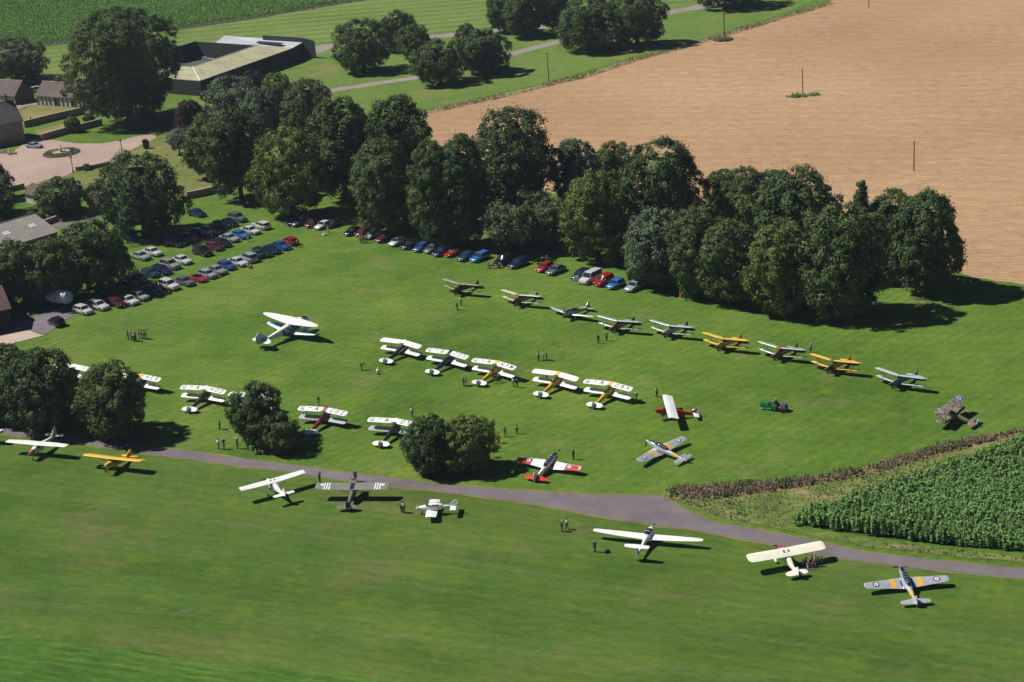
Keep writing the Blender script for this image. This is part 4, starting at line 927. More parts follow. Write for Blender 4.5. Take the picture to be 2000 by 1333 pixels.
def highwing(loc, rz, label, group, span=10.7, length=6.8, chord=1.6, col=WHITE, wcol=None, cowl=None, tri=False, tip='round', taper=1.0, zw=2.05, wid=.42, pang=.4, legs=None, stripes=False, finm=None, skylight=False, radial=False, spats=False, side=None, text=None, blades_col=None, tailw=1.5, finh=1.0):
    o = empty('high_wing_aeroplane', (loc.x, loc.y, 0), rz); X = pitchm(0 if tri else 11); wcol = wcol or col; cowl = cowl or col
    def bd(m, n, mt, sm=35, par=None): return m.build(n, mt, par or o, sm, xf=X)
    nose = length*.27; tail = nose-length; zc = zw-.72
    body = bd(fus([(nose-.85, zc, wid*.92, .46), (nose-1.1, zc, wid, .5), (.0, zc+.08, wid+.02, .62), (-.95, zc+.1, wid, .60), (-1.9, zc+.06, wid*.78, .42), (tail*.62, zc+.04, wid*.45, .27), (tail+.35, zc+.06, .07, .16)], 3.6), 'fuselage', col)
    bd(fus([(nose-.05, zc+.02, wid*.34, .17), (nose-.14, zc, wid*.7, .34), (nose-.5, zc, wid*.86, .42), (nose-.845, zc, wid*.925, .465)], 2.8), 'engine_cowling', cowl)
    b = span/2
    end = [(b*.86, .0, 1, 0), (b*.95, -.03, .93, 0), (b*.985, -.10, .74, 0), (b, -.3, .38, 0)] if tip == 'round' else [(b*.9, 0, 1, 0), (b*.985, -.02, .96, 0), (b, -.06, .86, 0)]
    def ch(y): return chord*(1-(1-taper)*max(0, (y/b-.45)/.55))
    W = Wing([(.02, .42, chord, zw, .11), (b*.45, .42, chord, zw+.04, .11)]+[(y, .42+dx*chord, ch(y)*k, zw+.09*y/b, .10) for y, dx, k, _ in end])
    for s_ in (1, -1):
        wo_ = bd(W.mesh((s_,)), 'wing', wcol)
        m = MB(); m.tube((.05, s_*wid, zc-.35), (.15, s_*b*.5, zw-.0), .03, n=6); m.tube((-.75, s_*wid, zc-.35), (-.5, s_*b*.5, zw-.0), .03, n=6); bd(m, 'wing_strut', legs or col)
        m = MB(); m.prism([(-.9, zc+.12), (.55, zc+.12), (.28, zw-.04), (-.75, zw-.04)], s_*(wid+.0), s_*(wid+.03)); bd(m, 'side_window', GLASS, 0, body)
        if stripes:
            for k in range(3): W.patch(s_*(b*.60+.36*k), s_*(b*.60+.36*k+.17), 0, 1, .012, 2).build('white_stripe', WHITE, wo_, 0, xf=X)
            W.disc(.42-chord*.42, s_*b*.82, .02, .24, .015).build('white_disc', WHITE, wo_, 0, xf=X)
        lx = .42 if not tri else -.35
        m = MB(); m.tube((lx-.1, s_*wid*.8, zc-.45), (lx, s_*(wid+.55), .30), .045, n=6); bd(m, 'undercarriage_leg', legs or col)
        wheel(o, X, lx, s_*(wid+.6), .24, .24, .13)
        if spats: m = MB().ball((lx-.05, s_*(wid+.6), .33), .3, 12, 8, (1.35, .5, .75)); bd(m, 'wheel_spat', col)
    m = MB(); m.prism([(.52, zc+.42), (.86, zc+.40), (.40, zw+.0), (.25, zw-.02)], -wid*.86, wid*.86); bd(m, 'windscreen', GLASS, 0, body)
    if skylight:
        for yy in (-.3, .3): W.patch(yy-.1, yy+.1, .35, .62, .014, 2).build('roof_window', GLASS, body, 0, xf=X)
    if stripes: W.patch(-.3, .3, .15, .9, .013, 4).build('roof_window', GLASS, body, 0, xf=X)
    tw = tailw
    T = Wing([(.02, tail+1.25, 1.05, zc+.2, .06), (tw*.6, tail+1.1, .95, zc+.2, .06), (tw*.88, tail+.95, .68, zc+.2, .05), (tw, tail+.75, .32, zc+.2, .04)] if tip == 'round' else
             [(.02, tail+1.2, 1.0, zc+.2, .07), (tw*.93, tail+1.05, .72, zc+.2, .06), (tw, tail+.98, .6, zc+.2, .06)])
    for s_ in (1, -1): bd(T.mesh((s_,)), 'tailplane', finm[0] if finm else col)
    fz = zc+.15
    f = MB(); f.prism([(tail+1.7, fz+.05), (tail+.85, fz+finh*.72), (tail+.62, fz+finh), (tail+.55, fz)], -.04, .04); bd(f, 'fin', finm[1] if finm else col, 0)
    f = MB(); f.prism([(tail+.54, fz-.25), (tail+.54, fz+finh+.02), (tail+.3, fz+finh+.02), (tail+.08, fz+finh*.7), (tail, fz+.1), (tail+.15, fz-.25)], -.035, .035); bd(f, 'rudder', finm[2] if finm else col, 0)
    if tri:
        m = MB(); m.tube((nose-.55, 0, zc-.35), (nose-.5, 0, .25), .045, n=6); bd(m, 'nose_leg', STEEL); wheel(o, X, nose-.5, 0, .2, .2, .11)
    else:
        m = MB(); m.tube((tail+.5, 0, zc-.12), (tail+.3, 0, zc-.42), .03, n=5); bd(m, 'tail_strut', DARKM); wheel(o, X, tail+.28, 0, zc-.42, .1, .06)
    prop(o, X, nose+.02, zc+.02, .92, pang, .1, blades_col or DARKM, cowl)
    finish(o, label, group); return o

def by_tips(L, Rt, tipz, local_x, nose_px=None, rz=None):
    """wing tip points (survey) -> ground position and heading; local_x = tip mid chord ahead of the wheels"""
    a = at(*L, tipz); b = at(*Rt, tipz); d = a-b
    h = math.atan2(d.y, d.x)-math.pi/2 if rz is None else rz
    m = (a+b)/2
    return Vector((m.x-local_x*math.cos(h), m.y-local_x*math.sin(h), 0)), h
YELP = paint((0.62, 0.34, 0.02), 0.4, name='yellow_paint'); NAVYP = paint((0.015, 0.022, 0.07), 0.35, name='navy_paint'); BLKP = paint((0.02, 0.022, 0.03), 0.35)
MAR = paint((0.24, 0.02, 0.025), 0.35, name='maroon_paint'); SILV = paint((0.50, 0.52, 0.56), 0.35, 0.3, 0.08, name='silver_dope'); GRN = paint((0.02, 0.045, 0.03), 0.35, name='dark_green_paint')
YTOP = paint((0.80, 0.46, 0.06), 0.5, name='yellow_fabric')
# tip reference of the biplane in its parked attitude
_p = pitchm(11) @ Vector((-.64, 0, 2.56)); BX, BZ = _p.x, _p.z
HB, HA, HC = R(52), R(63), R(231)
def bp(L, Rt, **k):
    rz = k.pop('rz'); lo_, h = by_tips(L, Rt, BZ, BX, rz=rz); return biplane(lo_, h, **k)
bp((746, 662.5), (821, 678), rz=HB, label='white winged biplane without letters, black and white fuselage, first of the middle row', group=GB, fuse=BLKP, tcol=None, side=WHITE)
bp((835, 681.5), (913, 700), rz=HB, label='white winged navy biplane lettered G-E CDS in the middle row', group=GB, fuse=NAVYP, tank=NAVYP, text=('G-E', 'CDS'))
bp((924.5, 703), (1006, 719), rz=HB, label='yellow biplane lettered G-A NFM with people beside its cockpit', group=GB, fuse=YELP, tank=YTOP, text=('G-A', 'NFM'))
bp((1041, 725), (1130, 740), rz=HB, label='yellow biplane with plain white wings in the middle row', group=GB, fuse=YELP, tank=YTOP)
bp((1143.7, 744.8), (1232.5, 759.8), rz=R(54), label='yellow biplane lettered G-A OBX at the end of the middle row', group=GB, fuse=YELP, tank=YTOP, text=('G-A', 'OBX'))
bp((97, 708), (184, 728), rz=HA, label='white winged biplane mostly hidden behind the wide dark tree, letter G on the wing', group=GA, fuse=NAVYP, text=('G-A', ' IG'))
bp((228, 731), (315.5, 743.5), rz=HA, label='white winged biplane half hidden by the lone round tree', group=GA, fuse=BLKP, tank=YTOP, text=('G-A', 'NEB'))
bp((354, 755.4), (440.6, 766.3), rz=HA, label='dark green biplane lettered G-A HOD between two round trees', group=GA, fuse=GRN, text=('G-A', 'HOD'))
bp((448, 768), (537, 781), rz=HA, label='white winged biplane whose right half is behind a round tree', group=GA, fuse=BLKP, text=('G-A', 'NTE'))
bp((585.5, 796), (676.5, 809), rz=HA, label='maroon biplane lettered G-A CGZ right of the low spreading tree', group=GA, fuse=MAR, tank=paint((.45, .03, .10)), text=('G-A', 'CGZ'), lower=SILV, struts=STEEL)  # silver lower wings put the upper wing's shadow into the colour
bp((720.6, 818.5), (817, 831), rz=HA, label='dark biplane lettered G-A DTI left of the yellowing tree', group=GA, fuse=BLKP, text=('G-A', 'DTI'), lower=SILV, side=STEEL, struts=STEEL)  # lower wings coloured silver for the shadow of the upper wing
# upper right row, noses toward the lower left (left tip is at the right)
CAMO = paint((0.055, 0.045, 0.03), 0.6, 0, 0.5, name='camouflage_paint'); CAMT = paint((0.10, 0.09, 0.055), 0.6, 0, 0.5, name='camouflage_fabric')
bp((934, 557), (869, 546), rz=HC, label='dark camouflaged biplane with cream leading edges, farthest left of the upper row', group=GC, fuse=CAMO, cowl=paint((.09, .05, .03)), top=paint((.34, .31, .22), .6, 0, .25), tail=CAMT, fin=CAMT, struts=WOOD)
bp((1056, 581), (980, 565), rz=HC, label='cream winged biplane with maroon nose and pale fin in the upper row', group=GC, fuse=paint((.13, .05, .035)), cowl=MAR, top=paint((.62, .58, .47)), tail=paint((.45, .42, .38)), fin=paint((.38, .34, .28)), tank=paint((.5, .03, .02)), struts=WOOD, side=WHITE)
lo_, h = by_tips((1160, 615.5), (1075, 597), 1.5, -.7)
trainer(lo_, R(228), 'grey low wing trainer with tail stripes parked in the upper row', GC, 'grey', 1.4)
bp((1254, 629), (1165.6, 617), rz=R(234), label='maroon biplane with silver wings and dark rudder, fourth in the upper row', group=GC, fuse=MAR, top=SILV, tail=SILV, fin=NAVYP, side=WHITE)
bp((1352, 639), (1273, 626), rz=R(231), label='silver biplane with blue tail in the upper row', group=GC, fuse=SILV, cowl=paint((.42, .36, .33)), top=SILV, tail=SILV, fin=paint((.06, .09, .25)))
bp((1462, 666), (1372, 649.5), rz=R(230), label='all yellow biplane with striped rudder in the upper row', group=GC, fuse=YELP, top=YTOP, tail=YTOP, fin=paint((.55, .24, .02)), finstripe=True, side=WHITE)
bp((1575, 684), (1480.6, 667), rz=R(230), label='maroon biplane with red fuel tank and grey rudder in the upper row', group=GC, fuse=MAR, top=SILV, tail=SILV, fin=paint((.12, .15, .22)), tank=paint((.5, .03, .02)), side=SILV)
bp((1679, 709), (1585, 692), rz=R(230), label='yellow biplane with black nose and orange rudder in the upper row', group=GC, fuse=YELP, cowl=BLKP, top=YTOP, tail=YTOP, fin=paint((.68, .20, .01)), wheels=WHITE, tank=paint((.1, .12, .08)))
bp((1810, 741), (1710, 717.5), rz=R(226), label='blue grey biplane at the right end of the upper row', group=GC, fuse=paint((.13, .15, .22), .35), top=paint((.46, .50, .58), .4), tail=paint((.46, .50, .58), .4), fin=paint((.17, .21, .30), .4))
# trainers
lo_, h = by_tips((1244, 892), (1331.8, 850), 1.5, -.75); trainer(lo_, R(133), 'silver low wing trainer with yellow bands on the airfield grass, nose to upper left', None, 'silver', 1.9)
lo_, h = by_tips((1015, 890.6), (1133, 906.8), 1.5, -.75); trainer(lo_, R(60), 'red and white low wing trainer with roundels', None, 'red', .45+1.9)
lo_, h = by_tips((1691, 1135), (1847, 1121), 1.5, -.75); trainer(lo_, R(92), 'silver low wing trainer with yellow bands, lower right beside the road', None, 'silver', 0.1)
# high wing types
def hw(L, Rt, tipz, xl, rz=None, **k):
    lo_, h = by_tips(L, Rt, tipz, xl, rz=rz); return highwing(lo_, h, **k)
_q = lambda x, z, a=11: (lambda v: (v.x, v.z))(pitchm(a) @ Vector((x, 0, z)))
x_, z_ = _q(-.3, 2.1, 0); hw((135, 871), (13, 861), z_, x_, label='white high wing aeroplane with reddish nose and nose wheel, by the taxiway at the left', group=None, span=11.0, length=7.6, chord=1.5, tri=True, tip='square', cowl=paint((.45, .16, .10)), taper=.75, tailw=1.7, finh=1.4, side=None)
x_, z_ = _q(-.4, 2.1); hw((281, 901), (166, 888), z_, x_, label='yellow high wing taildragger beside the taxiway', group=None, span=10.6, length=6.8, chord=1.6, col=YTOP, tip='round', tailw=1.45, legs=YTOP)
x_, z_ = _q(-.3, 2.1, 0); hw((477, 955), (587, 924), z_, x_, label='white high wing aeroplane facing the road, wing tilted up to the right', group=None, span=10.0, length=7.0, chord=1.45, tri=True, tip='square', taper=.85, tailw=1.6, skylight=True)
OLIVE = paint((0.13, 0.135, 0.11), 0.6, 0, 0.2, name='olive_drab')
x_, z_ = _q(-.4, 2.1); hw((624, 950), (754, 950), z_, x_, label='olive grey high wing aeroplane with white wing stripes', group=None, span=10.9, length=7.0, chord=1.65, col=OLIVE, wcol=paint((.19, .185, .17), .6, 0, .15), stripes=True, tip='round', tailw=1.6)
x_, z_ = _q(-.4, 2.1); hw((1470, 1090), (1600, 1066), z_, x_, label='cream high wing aeroplane with red nose and people sitting behind its wing', group=None, span=10.4, length=6.4, chord=1.75, col=paint((.82, .80, .66)), cowl=paint((.5, .02, .06)), tip='round', skylight=True, spats=True, tailw=1.45)
x_, z_ = _q(-.4, 2.1)
# red cabin aeroplane seen along its wing
a0 = at(1283, 806, 1.3); a1 = at(1366, 801, 1.2); h = math.atan2(a0.y-a1.y, a0.x-a1.x)
mid = (at(1299, 774, z_)+at(1321, 818, z_))/2
highwing(Vector((mid.x-x_*math.cos(h), mid.y-x_*math.sin(h), 0)), h, 'red high wing aeroplane with white wing and white rudder, nose to the left', None, span=(at(1299, 774, z_)-at(1321, 818, z_)).length*1.0, length=7.0, chord=1.6, col=paint((.42, .035, .02)), wcol=FAB, cowl=paint((.42, .035, .02)), tip='square', finm=(WHITE, paint((.42, .035, .02)), WHITE), tailw=1.6)
# ---- small white low wing aeroplane
def small_lowwing():
    n0 = at(811, 993, 1.1); t0 = at(890, 989, 1.2); h = math.atan2(n0.y-t0.y, n0.x-t0.x)
    far_, near_ = at(838, 977, .95), at(846, 1010, .95); span = (far_-near_).length; m0 = (far_+near_)/2
    o = empty('low_wing_aeroplane', (m0.x+.1, m0.y, 0), h); X = Matrix.Identity(4)
    def bd(m, n, mt, sm=35, par=None): return m.build(n, mt, par or o, sm, xf=X)
    Ln = (n0-t0).length; nose = Ln*.36; tail = nose-Ln
    b = bd(fus([(nose-.1, 1.05, .12, .14), (nose-.3, 1.03, .25, .27), (nose-.9, 1.03, .38, .38), (.2, 1.08, .46, .46), (-.9, 1.12, .42, .42), (-1.7, 1.14, .22, .25), (tail+.4, 1.18, .08, .14)], 2.8), 'fuselage', WHITE)
    bd(MB().loft([sup(x, z, w_, hh, 2.4) for x, z, w_, hh in ((.75, 1.38, .34, .1), (.35, 1.46, .43, .28), (-.6, 1.48, .42, .30), (-1.5, 1.42, .22, .12))]), 'cabin', WHITE, par=b)
    for s_ in (1, -1):
        for x0, x1 in ((.45, .05), (-.05, -.6), (-.7, -1.05)):
            m = MB(); m.prism([(x0, 1.45), (x0-.03, 1.68), (x1, 1.68), (x1, 1.45)], s_*.42, s_*.475); bd(m, 'side_window', GLASS, 0, b)
    m = MB(); m.prism([(.78, 1.43), (.80, 1.45), (.42, 1.74), (.38, 1.7)], -.36, .36); bd(m, 'windscreen', GLASS, 0, b)
    W = Wing([(.3, .75, 1.6, .68, .12), (span/2-.2, .62, 1.5, .90, .12), (span/2, .58, 1.4, .91, .08)])
    for s_ in (1, -1):
        bd(W.mesh((s_,)), 'wing', WHITE); m = MB(); m.tube((-.1, s_*1.2, .75), (-.1, s_*1.2, .3), .05, n=6); bd(m, 'undercarriage_leg', WHITE); wheel(o, X, -.1, s_*1.2, .2, .2, .12)
    m = MB(); m.tube((nose-.6, 0, .8), (nose-.6, 0, .25), .04, n=6); bd(m, 'nose_leg', STEEL); wheel(o, X, nose-.6, 0, .18, .18, .1)
    T = Wing([(.02, tail+1.0, .85, 1.2, .08), (1.4, tail+.95, .8, 1.2, .07)]); [bd(T.mesh((s_,)), 'tailplane', WHITE) for s_ in (1, -1)]
    f = MB(); f.prism([(tail+1.3, 1.25), (tail+.7, 1.9), (tail+.15, 2.15), (tail, 2.12), (tail+.15, 1.15)], -.05, .05); bd(f, 'fin', WHITE, 0)
    prop(o, X, nose, 1.05, .85, 1.2, .13, WHITE, WHITE); finish(o, 'small white low wing aeroplane with three cabin windows, nose to the left', None)
small_lowwing()
# ---- motor glider
def motor_glider():
    L, Rt = at(1161, 1032, 1.25), at(1375, 1052, 1.25); d = L-Rt; h = math.atan2(d.y, d.x)-math.pi/2; m0 = (L+Rt)/2; span = d.length
    o = empty('motor_glider', (m0.x, m0.y, 0), h); X = pitchm(6)
    def bd(m, n, mt, sm=35, par=None): return m.build(n, mt, par or o, sm, xf=X)
    b = bd(fus([(1.75, 1.15, .08, .09), (1.6, 1.12, .26, .28), (.9, 1.15, .50, .46), (0, 1.2, .58, .55), (-1.0, 1.25, .46, .46), (-2.2, 1.28, .24, .28), (-4.2, 1.36, .15, .2), (-5.6, 1.42, .06, .12)], 2.3), 'fuselage', WHITE)
    c_ = bd(MB().loft([sup(x, z, w_, hh, 2.2) for x, z, w_, hh in ((.95, 1.45, .34, .08), (.5, 1.55, .45, .28), (-.2, 1.58, .46, .32), (-.8, 1.55, .34, .2), (-1.15, 1.5, .12, .1))]), 'canopy', GLASS)
    bd(MB().loft([sup(-.2, 1.58, .47, .33, 2.2), sup(-.27, 1.58, .47, .33, 2.2)]), 'canopy_frame', WHITE, 0, c_)
    s2 = span/2; W = Wing([(.4, .25, 1.3, 1.0, .14), (s2*.5, .2, 1.15, 1.12, .13), (s2*.9, .02, .75, 1.26, .12), (s2*.975, -.05, .6, 1.29, .1), (s2, -.15, .4, 1.3, .08)])
    for s_ in (1, -1):
        bd(W.mesh((s_,)), 'wing', WHITE); m = MB(); m.tube((.2, s_*.45, .8), (.15, s_*.85, .25), .05, n=6); bd(m, 'undercarriage_leg', WHITE); wheel(o, X, .15, s_*.9, .2, .2, .12)
    f = MB(); f.prism([(-4.7, 1.5), (-5.0, 2.7), (-5.75, 2.72), (-5.95, 1.35), (-5.6, 1.3)], -.06, .06); bd(f, 'fin', WHITE, 0)
    T = Wing([(.02, -4.85, .95, 2.72, .08), (1.45, -5.0, .68, 2.72, .08), (1.65, -5.05, .5, 2.72, .06)]); [bd(T.mesh((s_,)), 'tailplane', WHITE) for s_ in (1, -1)]
    wheel(o, X, -5.5, 0, 1.1-.42, .12, .07); prop(o, X, 1.85, 1.15, .82, 2.2, .12, DARKM, WHITE)
    finish(o, 'white motor glider with very long thin wings and T tail', None)
motor_glider()
# ---- large twin engined biplane, white with blue
def airliner():
    L, Rt = at(515, 610.5, 3.35), at(617, 638, 3.35); d = L-Rt; h = R(48); m0 = (L+Rt)/2; k = d.length/14.6
    X = pitchm(7)
    v = X @ Vector((-.75, 0, 3.35)); o = empty('twin_engined_biplane', (m0.x-v.x*math.cos(h), m0.y-v.x*math.sin(h), 0), h)
    BL = paint((0.03, 0.15, 0.36), 0.35, name='blue_paint'); SK = paint((0.10, 0.30, 0.55), 0.4)
    XB = X @ Matrix.Diagonal(Vector((1.22, 1, 1, 1)))
    def bd(m, n, mt, sm=35, par=None): return m.build(n, mt, par or o, sm, xf=X if n in ('upper_wing', 'lower_wing', 'interplane_strut', 'engine_nacelle', 'wheel_fairing') else XB)
    b = bd(fus([(2.95, 1.75, .1, .12), (2.75, 1.75, .36, .36), (2.2, 1.85, .56, .62), (1.4, 1.95, .66, .82), (-.5, 2.0, .70, .86), (-2.5, 2.0, .58, .70), (-4.5, 2.1, .36, .44), (-6.4, 2.25, .14, .22), (-7.2, 2.3, .04, .1)], 3.0), 'fuselage', WHITE)
    for s_ in (1, -1):
        m = MB(); m.prism([(2.3, 1.3), (2.3, 1.75), (-4.6, 1.95), (-6.5, 2.15), (-4.6, 1.75), (-1.5, 1.25)], s_*.40, s_*.72)
        for i in range(5):
            q = MB(); x = .9-i*.85; q.prism([(x+.3, 1.95), (x+.3, 2.4), (x-.3, 2.4), (x-.3, 1.95)], s_*.66, s_*.73); bd(q, 'cabin_window', GLASS, 0, b)
        m = MB(); m.box((-.6, s_*.69, 1.62), (4.4, .06, .7)); bd(m, 'blue_shade_stripe', BL, 0, b)  # blue stripe, made taller to paint the shaded fuselage side
    bd(MB().loft([sup(x, z, w_, hh, 2.5) for x, z, w_, hh in ((2.78, 2.0, .2, .08), (2.4, 2.12, .42, .32), (1.9, 2.3, .52, .40), (1.5, 2.4, .5, .32))]), 'cockpit_glazing', GLASS, par=b)
    S = d.length/2
    U = Wing([(.02, 1.1, 2.6, 2.9, .09), (S*.25, .95, 2.35, 2.98, .09), (S*.7, .40, 1.6, 3.18, .09), (S*.9, .0, 1.0, 3.3, .09), (S*.97, -.2, .65, 3.33, .07), (S, -.45, .3, 3.35, .06)])
    Lw = Wing([(.5, .55, 2.3, 1.15, .1), (2.0, .45, 2.2, 1.2, .1), (S*.66, .1, 1.5, 1.48, .1), (S*.84, -.2, .95, 1.6, .09), (S*.90, -.42, .45, 1.64, .07)])
    for s_ in (1, -1):
        bd(U.mesh((s_,)), 'upper_wing', WHITE); lw_ = bd(Lw.mesh((s_,)), 'lower_wing', WHITE)
        Lw.patch(s_*2.4, s_*S*.86, .0, .68, .01, 6).build('wing_shade_panel', SK, lw_, 0, xf=X)  # blue patch paints the upper wing's shade onto the white lower wing
        for y in (2.3, S*.62):
            for dx in (.1, -.75): m = MB(); m.tube((dx-.05*y, s_*y, 1.4), (dx+.25-.07*y, s_*y, 3.1), .04, n=6); bd(m, 'interplane_strut', SK)
        m = MB().loft([sup(x, z, w_, hh, 2.5) for x, z, w_, hh in ((1.75, 1.5, .12, .14), (1.6, 1.45, .28, .32), (.8, 1.4, .36, .46), (-.3, 1.3, .3, .38), (-1.4, 1.25, .06, .1))]); m.v = [(a, b_+s_*2.3, c) for a, b_, c in m.v]
        n_ = bd(m, 'engine_nacelle', WHITE)
        m = MB().ball((.25, s_*2.3, .52), .42, 12, 8, (1.5, .45, 1.0)); bd(m, 'wheel_fairing', WHITE, par=n_)
        t = MB().lathe([(.2, -.08), (.33, -.08), (.36, 0), (.33, .08), (.2, .08)], (.3, s_*2.3, .34), 14, 'y').build('wheel', BLACK, o, xf=X)
        prop(o, X, 1.85, 1.5, .95, .8+s_, .12, DARKM, STEEL, y=s_*2.3)
    T = Wing([(.02, -5.5, 1.5, 2.5, .07), (1.0, -5.65, 1.35, 2.5, .07), (1.9, -6.0, .9, 2.5, .06), (2.25, -6.3, .4, 2.5, .05)]); [bd(T.mesh((s_,)), 'tailplane', WHITE) for s_ in (1, -1)]
    f = MB(); f.prism([(-5.2, 2.4), (-6.2, 3.7), (-6.55, 4.1), (-6.9, 4.15), (-7.3, 3.9), (-7.55, 3.2), (-7.5, 2.3), (-7.1, 2.1)], -.06, .06); bd(f, 'fin', paint((.45, .48, .62), .5, 0, .1), 0)
    wheel(o, XB, -7.0, 0, 1.15, .14, .08)
    finish(o, 'large white and blue twin engined biplane with pointed wings', None)
airliner()
# ---- first world war style fighter with camouflage and blue roundels
def scout():
    n0, f0 = at(1834, 808, 2.7), at(1880, 773, 2.7); d = n0-f0; h = math.atan2(d.y, d.x)-math.pi/2; m0 = (n0+f0)/2; S = d.length/2
    X = pitchm(12); v = X @ Vector((-.25, 0, 2.6)); o = empty('scout_biplane', (m0.x-v.x*math.cos(h), m0.y-v.x*math.sin(h), 0), h)
    m_, n, l, b_ = newmat('lozenge_camouflage')
    wv = n.new('ShaderNodeTexNoise'); wv.inputs['Scale'].default_value = 0.75; wv.inputs['Detail'].default_value = 1; l.new(coords(n, l), wv.inputs['Vector'])
    r = ramp(n, [(0.40, (0.30, 0.21, 0.17)), (0.47, (0.12, 0.12, 0.13)), (0.54, (0.33, 0.25, 0.16)), (0.6, (0.10, 0.12, 0.09))]); r.color_ramp.interpolation = 'CONSTANT'
    l.new(wv.outputs[0], r.inputs[0]); l.new(r.outputs[0], b_.inputs['Base Color']); b_.inputs['Roughness'].default_value = 0.6
    KH = paint((0.17, 0.15, 0.10), 0.6, 0, 0.25)
    def bd(m, nn, mt, sm=35, par=None): return m.build(nn, mt, par or o, sm, xf=X)
    b = bd(fus([(.9, 1.2, .36, .42), (.2, 1.25, .4, .46), (-.8, 1.3, .36, .42), (-2.5, 1.3, .24, .3), (-4.4, 1.36, .07, .16)], 4.0), 'fuselage', KH)
    bd(fus([(1.35, 1.2, .2, .3), (1.28, 1.2, .34, .42), (.905, 1.2, .37, .43)], 3.6), 'engine_cowling', paint((.3, .22, .18)))
    cockpit(b, X, -.75, 1.73); screen(b, X, -.3, 0, 1.68)
    U = Wing([(.02, .62, 1.5, 2.35, .07), (S*.88, .62, 1.5, 2.6, .07), (S*.97, .5, 1.25, 2.62, .06), (S, .3, .85, 2.63, .05)])
    Lw = Wing([(.38, .2, 1.45, .95, .07), (S*.86, .2, 1.45, 1.2, .07), (S*.95, .08, 1.2, 1.22, .06), (S*.98, -.1, .8, 1.23, .05)])
    for s_ in (1, -1):
        uw = bd(U.mesh((s_,)), 'upper_wing', m_); bd(Lw.mesh((s_,)), 'lower_wing', m_)
        roundel(U, s_*(S-.95), .48, .64, uw, X, ((.06, .07, .26), (.45, .45, .55), (.25, .06, .08)))
        for dx in (.0, -.95):
            m = MB(); m.tube((dx-.05, s_*S*.66, 1.15), (dx+.35, s_*S*.66, 2.55), .035, n=6); bd(m, 'interplane_strut', BLACK)
            m = MB(); m.tube((dx*.6+.1, s_*.35, 1.6), (dx*.6+.35, s_*.45, 2.38), .03, n=6); bd(m, 'cabane_strut', BLACK)
        m = MB(); m.tube((.4, s_*.3, .85), (.1, s_*.7, .32), .035, n=6); m.tube((-.4, s_*.3, .85), (.1, s_*.7, .32), .03, n=6); bd(m, 'undercarriage_leg', WOOD); wheel(o, X, .1, s_*.8, .34, .34, .11, KH)
    T = Wing([(.02, -3.5, 1.3, 1.5, .05), (1.3, -3.8, 1.0, 1.5, .05), (1.55, -4.1, .6, 1.5, .04)]); [bd(T.mesh((s_,)), 'tailplane', m_) for s_ in (1, -1)]
    f = MB(); f.prism([(-3.9, 1.5), (-4.3, 2.05), (-4.45, 2.1), (-4.45, 1.3)], -.04, .04); bd(f, 'fin', KH, 0)
    f = MB(); f.prism([(-4.46, 1.1), (-4.46, 2.12), (-4.8, 2.1), (-5.05, 1.8), (-5.05, 1.35), (-4.8, 1.1)], -.035, .035); ru = bd(f, 'rudder', paint((.02, .03, .16)), 0)
    f = MB(); f.prism([(-4.64, 1.1), (-4.64, 2.13), (-4.8, 2.11), (-4.8, 1.1)], -.045, .045); bd(f, 'rudder_stripe', WHITE, 0, ru)
    prop(o, X, 1.42, 1.25, 1.1, 1.9, .12, BLACK); finish(o, 'camouflaged scout biplane with blue roundels near the dry weed bank', None)
scout()
# ---- wing tip of an aeroplane standing mostly left of the frame
lo_, h = by_tips((4, 845), (-112, 838), 2.1, -.3, rz=R(255)); highwing(lo_, h, 'white high wing aeroplane mostly cut off by the left edge of the taxiway', None, span=10.4, length=7.2, chord=1.5, tri=True, tip='square')
